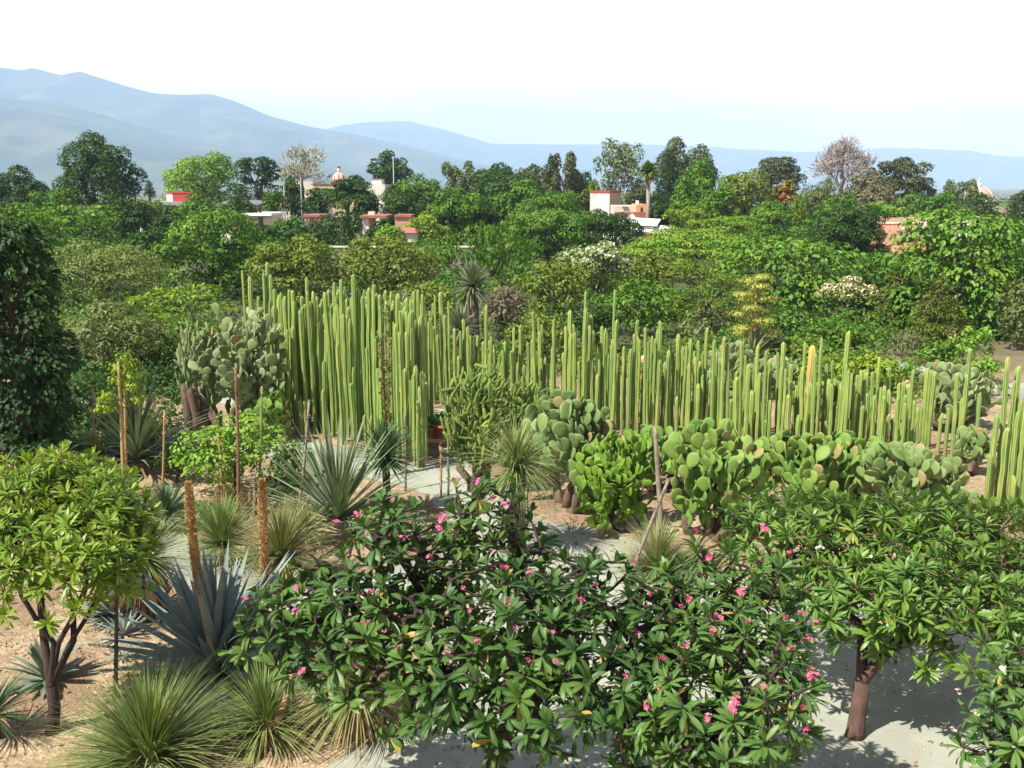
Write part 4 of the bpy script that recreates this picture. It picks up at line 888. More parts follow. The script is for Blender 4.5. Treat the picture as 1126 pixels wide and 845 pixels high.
p = at(883, 480, 28.2); o = cactus(p.x, 28.2, h_for(889, 418, 28.2), 'yellowed dying column cactus leaning in the long row', GR, .0, column_mesh(3., .1, 5, CMD), 1.1); o.rotation_euler = (0, .05, 0)
for px, py, yt in ((1084, 556, 500), (1089, 553, 455), (1094, 551, 392), (1098, 556, 470), (1102, 552, 418), (1106, 548, 402), (1109, 556, 452), (1113, 552, 440), (1117, 557, 425), (1121, 553, 435), (1126, 556, 420), (1131, 552, 428), (1112, 560, 523), (1124, 561, 508), (1118, 546, 408)):
    p = G(px, py); cactus(p.x, p.y, h_for(px, yt, p.y), 'column cactus in the close clump at the right edge of the garden', 'column cacti clumped at the right edge', .008, wide=1.12)

# the rear ranks past the first three hundred: one mass
mb = MB(); src = {h: [(np.array([v.co[:] for v in me.vertices]), np.array([p.vertices[:] for p in me.polygons if len(p.vertices) == 4]), np.array([p.vertices[:] for p in me.polygons if len(p.vertices) == 3]),
    np.array([d.value for d in me.attributes['mid'].data])) for me in CPROTO[h]] for h in CH}
def rear(x, y, h):
    hh = min(CH, key=lambda q: abs(q-h)); V, Q, T, mid = crng.choice(src[hh]); V = V*[1, 1, h/hh]; V[:, 0] += V[:, 2]*crng.gauss(0, .01); mb.add(V+[x, y, 0], Q, T, mid)
k = 0
while k < 130:
    u = crng.random(); a, b, t = (F0, F1, u*2) if u < .5 else (F1, F2, u*2-1); back = crng.uniform(1.0, 3.4); x = a.x+(b.x-a.x)*t+back*(.28*u-.12); y = a.y+(b.y-a.y)*t+back
    if not free(x, y, .1): continue
    rear(x, y, max(1.2, h_for(CXP+x/y*FPX*cP, 318+abs(crng.gauss(0, 34)), y))); k += 1
k = 0
while k < 190:
    px = crng.uniform(500, 1010); Y = float(np.interp(px, [r_[0] for r_ in rows], [r_[1] for r_ in rows]))+crng.uniform(.3, 2.4); p = at(px, 470, Y)
    if not free(p.x, Y, .1): continue
    rear(p.x, Y, max(.9, h_for(px, np.interp(px, [500, 560, 620, 680, 740, 800, 860, 930, 1000, 1075], [352, 345, 342, 346, 362, 372, 380, 392, 405, 408])+12+abs(crng.gauss(0, 34)), Y))); k += 1
tag(mb.build('column_cacti', CM), 'rear ranks of column cacti behind the dense stand and long row', 'cacti', kind='stuff')

# ------------------------------------------------------------------ paddle cacti
def pad_template(narrow=1., thick=.05):
    t = np.array([0, .06, .2, .4, .6, .8, .93, 1.]); wv = np.array([.08, .16, .29, .40, .43, .36, .2, .03])*narrow
    th = np.arange(8)*PI/4
    V = np.stack([np.cos(th)[None]*wv[:, None], np.repeat(t[:, None], 8, 1), np.sin(th)[None]*thick*np.minimum(1, wv/.2/narrow)[:, None]], -1)   # width, length, thickness
    i = np.arange(7)[:, None]*8; j = np.arange(8)[None]; k = (j+1) % 8
    Q = np.stack([i+j, i+k, i+8+k, i+8+j], -1).reshape(-1, 4); mid = np.repeat((np.abs(np.cos(th)) > .9)[None].astype(float), 8, 0)
    return V.reshape(-1, 3), Q, mid.ravel()
def paddles(mb, P, D, Nn, S, tpl):
    V, Q, mid = tpl; D = unit(D); Nn = unit(Nn-D*np.sum(D*Nn, -1, keepdims=True)); W = np.cross(D, Nn); n = len(P)
    X = P[:, None]+S[:, None, None]*(V[None, :, 0, None]*W[:, None]+V[None, :, 1, None]*D[:, None]+V[None, :, 2, None]*Nn[:, None])
    Qs = (Q[None]+(np.arange(n)*len(V))[:, None, None]).reshape(-1, 4)
    mb.add(X.reshape(-1, 3), Qs, mid=np.tile(mid, n))
def grow_pads(env, n, S, seed, stems=6, up=.35, spread=.8, face=(-.45, -1, .25), facing=.9):
    """pads sprout from the rims of older pads until n stand inside the envelope (rx, ry, z0, z1)"""
    rx, ry, z0, z1 = env; rg = np.random.default_rng(seed); P = []; D = []; Nn = []; SS = []; kids = []
    def inside(q):
        zc = (q[2]-z0)/(z1-z0)
        if zc < -.05 or zc > 1: return False
        m = math.sqrt(max(0.02, 1-max(0, (zc-.45)/.57)**2))*(1 if zc > .25 else .72+.28*zc/.25)
        a_ = math.atan2(q[1]/ry, q[0]/rx); m *= .88+.2*math.sin(3*a_+seed)*math.sin(zc*7+seed*2.3)+.14*math.sin(5*a_+seed*1.7+zc*9)
        return (q[0]/rx/m)**2+(q[1]/ry/m)**2 < 1
    for k in range(stems):
        a = rg.uniform(0, 2*PI); q = math.sqrt(rg.random())*.75
        P.append(np.array([q*rx*math.cos(a), q*ry*math.sin(a), z0])); d = np.array([rg.normal(0, .3), rg.normal(0, .3), 1]); D.append(unit(d)); Nn.append(unit(rg.normal(0, 1, 3)*[1, 1, .2])); SS.append(S); kids.append(0)
    tries = 0; f = unit(np.array(face, float))
    while len(P) < n and tries < n*40:
        tries += 1; i = rg.integers(0, len(P)) if rg.random() < .6 else rg.integers(max(0, len(P)-40), len(P))
        if kids[i] >= 4: continue
        d, nn = D[i], Nn[i]; nn = unit(nn-d*np.dot(d, nn)); w_ = np.cross(d, nn); ph = rg.uniform(-1.35, 1.35)
        base = P[i]+SS[i]*(d*(.52+.45*math.cos(ph))+w_*.4*math.sin(ph))
        nd = unit(d*math.cos(ph)*.7+w_*math.sin(ph)*spread+np.array([0, 0, up+.45])+rg.normal(0, .28, 3)+np.array([base[0]/rx, base[1]/ry, 0])*.25)
        s = S*rg.uniform(.6, 1.2); tip = base+nd*s*.9
        if not inside(tip): continue
        if any(np.dot(tip-(P[j]+D[j]*SS[j]*.9), tip-(P[j]+D[j]*SS[j]*.9)) < (S*.42)**2 for j in range(max(0, len(P)-260), len(P))): continue
        kids[i] += 1; kids.append(0); P.append(base); D.append(nd); SS.append(s)
        Nn.append(unit(nn*.5+f*facing*rg.choice([1, 1, -1])+rg.normal(0, .55, 3)))
    return np.array(P), np.array(D), np.array(Nn), np.array(SS)
PADM = {
 'pale': leafmat('pale grey-green paddles', (.15, .205, .085), (.225, .28, .125), (.10, .155, .05), scale=1.2, transl=0, rough=.65, rib=(.36, .38, .22, .85), old=(.24, .2, .09, .972)),
 'grey': leafmat('grey-green paddles', (.12, .185, .058), (.175, .245, .082), (.085, .15, .04), scale=1.2, transl=0, rough=.6, rib=(.33, .36, .18, .85), old=(.22, .185, .08, .97)),
 'green': leafmat('fresh green paddles', (.085, .175, .03), (.14, .235, .045), (.17, .235, .05), scale=1.1, transl=0, rough=.55, rib=(.28, .36, .12, .85), old=(.23, .2, .07, .97)),
 'bright': leafmat('bright green oval paddles', (.09, .18, .018), (.15, .25, .026), (.05, .12, .015), scale=1.5, transl=0, rough=.5, rib=(.3, .38, .08, .85)),
 'finger': leafmat('yellow-green succulent stems', (.09, .155, .03), (.20, .26, .05), (.055, .11, .025), scale=1.3, transl=0, rough=.55, rib=(.36, .38, .14, .85)),
}
PT, PTN, PTF = pad_template(), pad_template(.85, .06), pad_template(.3, .07)
cork = surf('corky brown stem', (.16, .11, .075), (.08, .055, .04), scale=8, rough=.95, bump=.8)
def paddle_cactus(label, cx, pybase, ytop, hw, n, S, mat, seed, tpl=PT, stems=7, Y=None, name='paddle_cactus', trunkh=.25, depth=.8, up=.35, z0=None, cat='cactus', face=.5):
    b = G(cx, pybase) if Y is None else at(cx, pybase, Y); y = Y or b.y; m = mpp(y)
    h = at(cx, ytop, y).z; root = thing(name, label, cat, (b.x, y, 0))
    rx = hw*m; zz = trunkh*h if z0 is None else z0
    P, D, Nn, SS = grow_pads((rx, rx*depth, zz, h), n, S, seed, stems, up, facing=face+.2)
    mb = MB(); paddles(mb, P, D, Nn, SS, tpl); mb.build('paddles', PADM[mat], root)
    rg = np.random.default_rng(seed+1); mb = MB()
    for k in range(stems):
        p = P[k]; f = np.array([p[0]*.45, p[1]*.45, -.05]); mm = (f+p)/2+rg.normal(0, .06, 3)
        tube(mb, [f, mm, p+[0, 0, .1], p+D[k]*.35*S+[0, 0, .15]], [.13*S/.4, .115*S/.4, .1*S/.4, .05], 7)
    mb.build('stems', cork, root)
    return root
paddle_cactus('tall tree-like paddle cactus with pale grey paddles left of the dense cactus stand', 257, 480, 325, 70, 380, .36, 'pale', 3, stems=12, trunkh=.16, depth=.7, up=.3)
paddle_cactus('round-headed paddle cactus with grey-green paddles on a bare brown trunk', 618, 558, 430, 62, 270, .38, 'grey', 5, stems=4, trunkh=.14, depth=.85)
paddle_cactus('sprawling bright green cactus with small oval paddles right of the round-headed one', 690, 584, 474, 66, 430, .28, 'bright', 7, PTN, stems=14, trunkh=.05, depth=.9, up=.15)
paddle_cactus('large fresh green paddle cactus behind the speckled dead stalk', 775, 584, 460, 78, 270, .38, 'green', 9, stems=9, trunkh=.06, depth=.75)
paddle_cactus('fresh green paddle cactus under the middle of the cactus row', 872, 568, 476, 80, 260, .38, 'green', 13, stems=9, trunkh=.06, depth=.7)
paddle_cactus('greyish paddle cactus with brown stems near the right edge clump', 992, 584, 486, 80, 260, .37, 'grey', 15, stems=8, trunkh=.06, depth=.75)
paddle_cactus('darker green paddle cactus behind the fresh green and greyish ones', 930, 548, 476, 66, 190, .37, 'green', 41, stems=8, trunkh=.1)
paddle_cactus('low green paddle cactus between the bright oval one and the cactus row', 722, 540, 468, 58, 180, .36, 'green', 43, stems=8, trunkh=.1)
paddle_cactus('grey paddle cactus tucked behind the near end of the long row', 1040, 520, 398, 52, 190, .38, 'pale', 17, stems=7, Y=30.5, trunkh=.1)
paddle_cactus('paddle cactus showing between columns above the fresh green paddle cactus', 905, 520, 418, 48, 160, .36, 'green', 19, stems=7, Y=32, trunkh=.1)
paddle_cactus('grey-green paddle cactus behind the middle columns of the long row', 800, 500, 374, 52, 160, .36, 'pale', 21, stems=7, Y=35, trunkh=.1)
paddle_cactus('low paddle cactus behind the columns, left of the orange stones', 850, 500, 392, 38, 120, .36, 'pale', 22, stems=6, Y=36, trunkh=.1)
paddle_cactus('upright grey paddle cactus right of the orange stones', 1024, 470, 395, 16, 60, .4, 'grey', 23, stems=4, Y=34, trunkh=.1)
paddle_cactus('tangled paddle cactus left of the close clump at the right edge', 1062, 560, 468, 24, 110, .34, 'grey', 25, stems=6, Y=25.5, trunkh=.2)
paddle_cactus('leafy climbing cactus of yellow-green finger stems on a thin trunk', 530, 542, 400, 54, 640, .36, 'finger', 27, PTF, stems=8, trunkh=.14, depth=.8, up=.1, name='climbing_cactus')
paddle_cactus('right-hand tangle of pale finger stems beside the round-headed paddle cactus', 580, 540, 414, 34, 260, .34, 'finger', 29, PTF, stems=5, Y=27.2, trunkh=.2, up=.25, name='climbing_cactus')
paddle_cactus('thin finger-stemmed cactus shrub rising left of the paddle cactus tree', 222, 476, 352, 26, 110, .5, 'pale', 31, PTF, stems=5, trunkh=.35, up=.5, name='stick_cactus')
paddle_cactus('low dark paddle cactus at the foot of the paddle cactus tree', 300, 488, 430, 26, 80, .36, 'green', 33, stems=5, trunkh=.08)

# ------------------------------------------------------------------ rosettes: agaves, yuccas, grass trees
LVM = {
 'blue': leafmat('blue-grey agave leaves', (.135, .18, .165), (.19, .235, .21), (.10, .145, .13), scale=1.5, transl=0, rough=.55),
 'agrey': leafmat('grey-green agave leaves', (.13, .165, .12), (.18, .21, .15), (.10, .135, .09), scale=2, transl=0, rough=.6),
 'silver': leafmat('silvery agave leaves', (.26, .30, .26), (.33, .36, .31), transl=0, rough=.6),
 'yucca': leafmat('stiff grey-green straps', (.11, .155, .085), (.17, .215, .125), (.14, .2, .10), scale=.8, transl=.1, rough=.5),
 'yuccad': leafmat('dark green stiff straps', (.045, .095, .035), (.08, .14, .05), transl=.1, rough=.5),
 'grass': leafmat('green wiry leaves', (.11, .17, .04), (.18, .24, .075), (.23, .25, .10), scale=1.5, transl=.12, rough=.5),
 'grassy': leafmat('yellowish wiry leaves', (.13, .165, .045), (.21, .225, .085), (.25, .22, .1), scale=1.5, transl=.12, rough=.55),
 'tussock': leafmat('pale yellow-green tussock leaves', (.22, .25, .10), (.32, .33, .16), (.17, .21, .07), scale=2, transl=.15, rough=.6),
 'straw': leafmat('dry straw leaves', (.34, .27, .16), (.24, .17, .09), (.17, .1, .05), scale=2, transl=.1, rough=.8),
 'rust': leafmat('dead rust-brown leaves', (.22, .10, .04), (.15, .065, .03), (.28, .16, .07), scale=2, transl=.1, rough=.8),
 'reddish': leafmat('reddish bromeliad leaves', (.2, .08, .04), (.25, .13, .06), (.12, .13, .04), scale=2, transl=.1),
}
stalk_m = surf('tan dry stalk', (.36, .25, .12), (.24, .15, .07), scale=6, rough=.9, bump=.4, stretch=(1, 1, .3))
stalk_g = surf('speckled grey stalk', (.30, .26, .20), (.13, .10, .08), scale=9, rough=.95)
stalk_d = surf('dark greenish stalk', (.07, .075, .05), (.045, .04, .03), scale=6, rough=.9)
def rosette(name, label, loc, n, L, W, el, bend, mat, cat='plant', prof='strap', fold=.25, z=0., seed=0, part='leaves', skirt=None, trunk=None, root=None, st=6, jitter=.15, core=.06):
    rg = np.random.default_rng(seed+int(abs(loc[0])*100)+n); root = root or thing(name, label, cat, (loc[0], loc[1], 0))
    t = np.sort(rg.random(n)); e = el[0]+(el[1]-el[0])*t+rg.normal(0, .07, n); az = rg.uniform(0, 2*PI, n)
    P0 = np.stack([core*np.cos(az)*(1-t), core*np.sin(az)*(1-t), z+.12*t*L], -1)
    mb = MB(); blades(mb, P0, az, e, bend[0]+(bend[1]-bend[0])*t+rg.normal(0, .1, n), L*(1-.25*np.abs(t-.4))*rg.uniform(1-jitter, 1+jitter, n), W*rg.uniform(.85, 1.15, n), prof, fold, stations=st, sidebend=.08)
    mb.build(part, LVM[mat], root)
    if skirt:
        m_, k, l2 = skirt; az = rg.uniform(0, 2*PI, k); mb = MB()
        blades(mb, np.stack([core*np.cos(az), core*np.sin(az), np.full(k, z)], -1), az, rg.uniform(-1.25, -.1, k), rg.uniform(.1, .7, k), l2*rg.uniform(.6, 1.1, k), np.full(k, W*.9), 'grass', .1); mb.build('dead_leaves', LVM[m_], root)
    if trunk:
        mb = MB(); rt = trunk; tube(mb, [(0, 0, -.08), (.02, 0, z*.5), (0, 0, z+.05)], [rt*1.25, rt, rt*.95], 9); mb.build('trunk', bark, root)
    return root
def stalk(root, pix, Y0, Y1, r0, r1, mat, part='flower_stalk', n=8, sag=0.):
    """flower stalk of a plant through photo points, from distance Y0 at the foot to Y1 at the tip"""
    k = len(pix); P = [at(x, y, Y0+(Y1-Y0)*i/(k-1))-root.location for i, (x, y) in enumerate(pix)]
    P[0].z = max(P[0].z, 0.0) if len(pix) else 0
    P = np.array([list(p) for p in P]); t = np.linspace(0, k-1, n); Q = np.stack([np.interp(t, np.arange(k), P[:, i]) for i in range(3)], -1)
    mb = MB(); tube(mb, Q, np.linspace(r0, r1, n), 8); o = mb.build(part, mat, root); return Q
def ground_at(px, py): p = G(px, py); return (p.x, p.y)

# big blue agave and its neighbours
c = ground_at(238, 738)
rosette('agave', 'largest blue-grey agave with long stiff leaves, in front of the curving path', c, 96, 2.05, .155, (-.05, 1.4), (.22, -.02), 'blue', prof='agave', fold=.35, seed=1, core=.14, st=8)
# two golden flower spikes, each on its own agave
spike_m = leafmat('golden flower heads', (.47, .29, .11), (.56, .38, .17), (.40, .22, .075), scale=3, transl=.1, tcol=(1, .9, .6))
def spike(root, Q, r, seed):
    rg = np.random.default_rng(seed); n = 4200; t = rg.random(n)*(len(Q)-1); i = np.minimum(t.astype(int), len(Q)-2); P = Q[i]+(Q[i+1]-Q[i])*(t-i)[:, None]
    a = rg.uniform(0, 2*PI, n); rr = r*(1-.6*(t/(len(Q)-1))**9)*(1+.12*np.sin(a*3+t*9)); d = np.stack([np.cos(a), np.sin(a), .35+0*a], -1)
    mb = MB(); cards(mb, P+d*rr[:, None]*rg.uniform(.3, .8, (n, 1)), unit(np.stack([-np.sin(a), np.cos(a), rg.normal(0, .5, n)], -1)), d, rg.uniform(.35, .7, n)*r, .5, .2)
    tube(mb, Q, [r*.6]*(len(Q)-1)+[r*.25], 8); mb.build('flower_spike', spike_m, root)
c = ground_at(240, 748); r = rosette('spike_agave', 'small agave carrying the left golden flower spike, leaning beside the blue agave', c, 34, .55, .09, (0, 1.2), (.3, .1), 'agrey', prof='agave', fold=.3, seed=2)
Q = stalk(r, [(239, 740), (229, 700), (219, 650), (214, 610)], c[1], c[1]+.1, .045, .04, stalk_m); Q = stalk(r, [(220, 655), (214, 610), (209, 565), (207, 530)], c[1]+.07, c[1]+.2, .03, .02, stalk_m, 'stalk_tip'); spike(r, Q, .066, 1)
c = ground_at(294, 712); r = rosette('spike_agave', 'small agave carrying the right golden flower spike, behind the pink-flowered tree', c, 34, .6, .1, (0, 1.2), (.3, .1), 'agrey', prof='agave', fold=.3, seed=3)
Q = stalk(r, [(294, 705), (292, 660), (291, 630)], c[1], c[1], .045, .04, stalk_m); Q = stalk(r, [(292, 655), (291, 610), (289, 565), (288, 527)], c[1], c[1], .03, .02, stalk_m, 'stalk_tip'); spike(r, Q, .068, 2)
for px, py, lab, mat, n, L in ((126, 682, 'dense round blue-grey agave left of its twin, beside the grass tree', 'blue', 150, .62), (172, 676, 'dense round grey-green agave between its twin and the path', 'agrey', 130, .58)):
    rosette('round_agave', lab, ground_at(px, py), n, L, .075, (.0, 1.45), (.1, 0), mat, prof='agave', fold=.25, seed=px, z=.08)
rosette('small_agave', 'small silvery agave in front of the twin round agaves', ground_at(136, 700), 34, .5, .06, (.1, 1.4), (.1, 0), 'silver', prof='agave', seed=4)
rosette('small_agave', 'tiny silvery agave seedling on the gravel below the small silvery agave', ground_at(134, 724), 16, .26, .035, (.2, 1.3), (.1, 0), 'silver', prof='agave', seed=5)
rosette('pale_agave', 'pale grey-green agave with recurved leaves behind the yellow-green tree trunk', ground_at(52, 750), 44, .72, .11, (-.02, 1.25), (.55, .1), 'agrey', prof='agave', seed=6)
rosette('striped_agave', 'striped grey agave on the ground beside the thin reddish stalks', ground_at(188, 562), 34, .8, .11, (0, 1.2), (.5, .2), 'agrey', prof='agave', seed=7)
rosette('bromeliad', 'reddish spiky plant behind the right golden spike', ground_at(248, 560), 60, .7, .05, (.1, 1.4), (.5, .1), 'reddish', prof='grass', seed=8)
rosette('bromeliad', 'dry reddish spiky plant left of the stiff-leaved yucca', ground_at(274, 566), 50, .7, .05, (.1, 1.4), (.5, .1), 'reddish', prof='grass', seed=9)
# wiry grass trees
rosette('grass_tree', 'biggest tussock of wiry green leaves at the bottom left', ground_at(165, 838), 900, 1.38, .026, (.1, 1.5), (1.0, .25), 'grass', prof='grass', fold=.1, seed=10, core=.25, skirt=('straw', 120, .9))
r = rosette('grass_tree', 'wiry grass plant with a bent tan dead stalk at the bottom', ground_at(292, 812), 420, 1.0, .03, (-.1, 1.5), (.9, .25), 'grass', prof='grass', fold=.1, seed=11, core=.12, skirt=('straw', 160, .8), z=.15)
stalk(r, [(290, 800), (303, 795), (312, 778), (318, 755), (321, 738)], r.location.y-.2, r.location.y+.2, .07, .035, stalk_m, 'bent_stalk', 12)
rosette('grass_tree', 'dry wiry grass plant with straw skirt behind the pink-flowered tree', ground_at(395, 800), 520, 1.25, .026, (-.25, 1.5), (.8, .2), 'grassy', prof='grass', fold=.1, seed=12, core=.15, skirt=('straw', 320, 1.1), z=.5, trunk=.12)
rosette('grass_tree', 'wiry dark plant cut off by the left edge at the bottom', ground_at(-8, 812), 240, .8, .03, (0, 1.5), (.7, .2), 'yuccad', prof='grass', seed=13, z=.3, trunk=.1)
rosette('grass_tree', 'wiry grass tree with a rust-brown dead skirt beside the yellow-green tree', ground_at(163, 682), 520, .95, .028, (-.1, 1.5), (.6, .15), 'grass', prof='grass', seed=14, z=1.1, skirt=('rust', 560, 1.0), trunk=.13)
rosette('grass_tree', 'round green wiry plant between the two golden spikes', ground_at(246, 620), 620, 1.15, .026, (-.1, 1.5), (.7, .2), 'grass', prof='grass', seed=15, z=.35)
rosette('grass_tree', 'dark green wiry plant at the bend of the curving path', ground_at(182, 584), 420, .85, .026, (-.1, 1.5), (.7, .2), 'yuccad', prof='grass', seed=16, z=.3)
rosette('grass_tree', 'yellowish wiry plant behind the right golden spike', ground_at(312, 640), 520, 1.25, .028, (-.2, 1.5), (.8, .2), 'grassy', prof='grass', seed=17, z=.45, skirt=('straw', 160, .9), trunk=.12)
rosette('grass_tree', 'dry beige wiry plant on the slope right of the right golden spike', ground_at(335, 600), 260, .9, .03, (-.2, 1.4), (.8, .3), 'tussock', prof='grass', seed=171, z=.3)
rosette('tussock', 'pale yellow-green tussock at the foot of the speckled dead stalk', ground_at(722, 628), 700, 1.1, .02, (.25, 1.5), (.9, .3), 'tussock', prof='grass', seed=18, core=.25)
rosette('aloe', 'yellow-green spiky aloe left of the branched flower stalk', ground_at(108, 522), 110, 1.0, .06, (.0, 1.5), (.5, .1), 'grassy', prof='grass', seed=19, z=.25)
# yuccas
rosette('yucca', 'big yucca of long stiff grey-green straps behind the pink-flowered tree', ground_at(372, 592), 150, 2.25, .085, (.05, 1.5), (.3, .05), 'yucca', fold=.3, seed=20, z=.35, core=.1, st=7)
rosette('yucca', 'long-leaved green yucca in front of the grey-green shrub at left', ground_at(152, 520), 130, 2.3, .085, (.2, 1.5), (.55, .1), 'yucca', fold=.3, seed=21, z=.3, core=.1, st=7, skirt=('straw', 20, 1.3), trunk=.16)
rosette('yucca', 'dark stiff spiky yucca in front of the corner clump of cacti', ground_at(425, 566), 260, .95, .05, (-.7, 1.5), (.05, 0), 'yuccad', fold=.2, seed=22, z=1.35, core=.05, trunk=.09)
r = rosette('ponytail_palm', 'ponytail plant with thin drooping green leaves on a reddish-brown trunk', ground_at(568, 608), 420, 1.35, .03, (-.3, 1.5), (1.5, .5), 'grass', prof='grass', seed=23, z=1.75, trunk=.17)
x, y = at(519, 315, 46).x, 46
r = rosette('tree_yucca', 'upper long yucca rosette on a trunk with a rust-brown skirt behind the cactus row', (x, y), 280, 1.25, .085, (-.8, 1.5), (.12, 0), 'yucca', seed=24, z=at(519, 316, 46).z, trunk=.3, skirt=('rust', 60, .85))
rosette('tree_yucca', 'lower long yucca rosette between columns of the cactus row', (at(505, 360, 42).x, 42), 150, 1.05, .07, (-.6, 1.5), (.15, 0), 'yucca', seed=25, z=at(505, 362, 42).z, trunk=.22)
rosette('tree_yucca', 'grey spiky yucca just behind the top of the dense cactus stand', (at(440, 340, 38).x, 38), 120, .9, .06, (-.6, 1.5), (.1, 0), 'yucca', seed=26, z=at(440, 345, 38).z, trunk=.15)
r = rosette('aloe', 'orange-tinged aloe rosette at the foot of the tall agave flower', (at(826, 392, 40).x, 40), 90, 1.1, .09, (.0, 1.4), (.5, .1), 'grassy', prof='agave', seed=27, z=at(826, 396, 40).z, trunk=.2)
# tall agave in flower
Yb = 43; g = at(831, 395, Yb); r = rosette('flowering_agave', 'agave with a tall flower stalk of stacked yellow-green sprays behind the cactus row', (g.x, Yb), 40, 1.3, .18, (.1, 1.3), (.3, .0), 'agrey', prof='agave', fold=.3, seed=28, z=.4)
Q = stalk(r, [(829, 420), (830, 380), (831, 340), (832, 304)], Yb, Yb, .1, .05, stalk_m)
rg = np.random.default_rng(6); sm = leafmat('yellow flower sprays', (.26, .28, .05), (.36, .36, .08), (.17, .22, .04), scale=3); hh = Q[-1][2]
for k in range(15):
    zz = hh-.1-k*.18; ln = .18+.5*math.sin(min(1, (k+1)/9)*PI/2); a = k*2.4; mb = MB(); e = np.array([Q[-1][0]+math.cos(a)*ln, math.sin(a)*ln, zz+.12])
    tube(mb, [(Q[-1][0], 0, zz-.1), (Q[-1][0]+math.cos(a)*ln*.6, math.sin(a)*ln*.6, zz-.06), e], [.03, .025, .02], 5)
    n = 380; u = rg.normal(0, 1, (n, 3)); cards(mb, e+u*[.22, .22, .055], unit(u+[0, 0, 1.]), u, rg.uniform(.06, .13, n), .6, .1); mb.build('flower_spray', sm, r)
# stalks standing alone
def lone_stalk(label, pix, r0, r1, mat, name='flower_stalk'):
    b = G(*pix[0]); root = thing(name, label, 'plant stalk', (b.x, b.y, 0)); Q = stalk(root, pix, b.y, b.y, r0, r1, mat, 'stem', 10)
    rg = np.random.default_rng(int(pix[0][0])); n = 60; i = rg.integers(2, 10, n); a = rg.uniform(0, 2*PI, n); d = np.stack([np.cos(a), np.sin(a), 1+0*a], -1)
    mb = MB(); cards(mb, Q[i]+(Q[i-1]-Q[i])*rg.random((n, 1)), unit(np.cross(d, [0, 0, 1.])), d, rg.uniform(.05, .1, n), .45); mb.build('bracts', mat, root); return root, Q
r, Q = lone_stalk('thick yellow-tan agave stalk with side clusters in front of the long-leaved yucca', [(137, 545), (135, 500), (133, 450), (130, 396)], .062, .035, surf('yellow tan stalk', (.34, .25, .1), (.24, .16, .07), scale=4, rough=.8))
for k, (px, py) in enumerate(((139, 390), (124, 405), (146, 412), (120, 432), (148, 440), (142, 400), (118, 445), (127, 420), (144, 425))):
    e = at(px, py, r.location.y)-r.location; e = np.array(list(e)); e[1] += (-.25, .25, .1)[k % 3]; b0 = Q[np.argmin(abs(Q[:, 2]-(e[2]-.25)))]
    mb = MB(); tube(mb, [b0, (b0+e)/2+[0, 0, -.04], e], [.02, .016, .012], 5); u = rng.normal(0, 1, (110, 3)); cards(mb, e+u*[.12, .12, .08], unit(u+[0, 0, .6]), u, rng.uniform(.05, .11, 110), .6, .1); mb.build('side_cluster', LM['yellow'], r)
lone_stalk('thin tan stalk standing close right of the thick yellow-tan stalk', [(139, 540), (138, 480), (137, 402)], .04, .03, stalk_m)
lone_stalk('thin pale stalk rising from the yellow-green aloe', [(104, 520), (103, 470), (102, 426)], .035, .025, stalk_g)
lone_stalk('thin brown stalk between the long-leaved yucca and the light green bush', [(178, 560), (180, 500), (181, 452)], .03, .025, stalk_m)
lone_stalk('tallest thin reddish-brown stalk in front of the light green bush', [(262, 566), (262, 490), (259, 406)], .04, .03, surf('reddish stalk', (.22, .11, .07), (.14, .07, .05)))
lone_stalk('thin dark stalk at the middle of the light green bush', [(245, 562), (243, 510), (240, 478)], .03, .025, stalk_m)
lone_stalk('thin pale green stalk right of the tallest reddish-brown stalk', [(284, 552), (287, 490), (288, 425)], .035, .025, surf('pale green stalk', (.2, .24, .1), (.16, .18, .08)))
lone_stalk('short thin stalk right of the pale green stalk', [(279, 575), (280, 550), (280, 520)], .03, .02, stalk_g)
lone_stalk('thin dark pole-like stalk in front of the twin round agaves', [(127, 768), (128, 690), (129, 628)], .035, .022, stalk_d)
lone_stalk('grey speckled leaning stalk above the big stiff-leaved yucca', [(325, 585), (334, 520), (340, 440)], .04, .025, stalk_g)
lone_stalk('speckled dead stalk standing in front of the bright paddle cacti', [(727, 622), (726, 560), (722, 500), (720, 470)], .055, .04, stalk_g)
r, Q = lone_stalk('grey leaning dead stalk crossing the foot of the speckled dead stalk', [(692, 638), (704, 605), (722, 560), (735, 528)], .04, .03, stalk_g)
lone_stalk('slim pale green stalk in front of the leafy climbing cactus', [(493, 545), (493, 500), (492, 430)], .03, .02, surf('pale green stalk', (.2, .24, .1)))
lone_stalk('short slim stalk left of the slim pale green stalk', [(485, 548), (485, 510), (485, 492)], .028, .02, stalk_m)
lone_stalk('grey stalk standing before the corner clump of cacti', [(446, 540), (446, 490), (445, 455)], .035, .025, stalk_g)
lone_stalk('very thin pale stalk beside the ponytail plant', [(580, 588), (580, 540), (579, 500)], .018, .014, surf('pale green stalk', (.2, .24, .1)))
# thorny wand plant in front of the stand
b = G(428, 524); r = thing('wand_plant', 'slender wand plant with tiny leaves up its reddish stem before the dense stand', 'plant', (b.x, b.y, 0)); rg = np.random.default_rng(2)
mb = MB(); lb = MB(); L = h_for(424, 332, b.y)
for k in range(6):
    a = rg.uniform(0, 2*PI); s = rg.uniform(.1, .42); top = np.array([math.cos(a)*s, math.sin(a)*s, L*rg.uniform(.75, 1)]); pts = [(0, 0, -.05), (top[0]*.35, top[1]*.35, L*.4), top]
    tube(mb, pts, [.03, .024, .012], 5); n = 110; t = rg.uniform(.1, 1, n)[:, None]; P = np.array(pts[0])*(1-t)**2+2*np.array(pts[1])*t*(1-t)+top*t*t; d = rg.normal(0, 1, (n, 3)); d[:, 2] *= .4; cards(lb, P, unit(rg.normal(0, 1, (n, 3))), d, rg.uniform(.06, .16, n), .4)
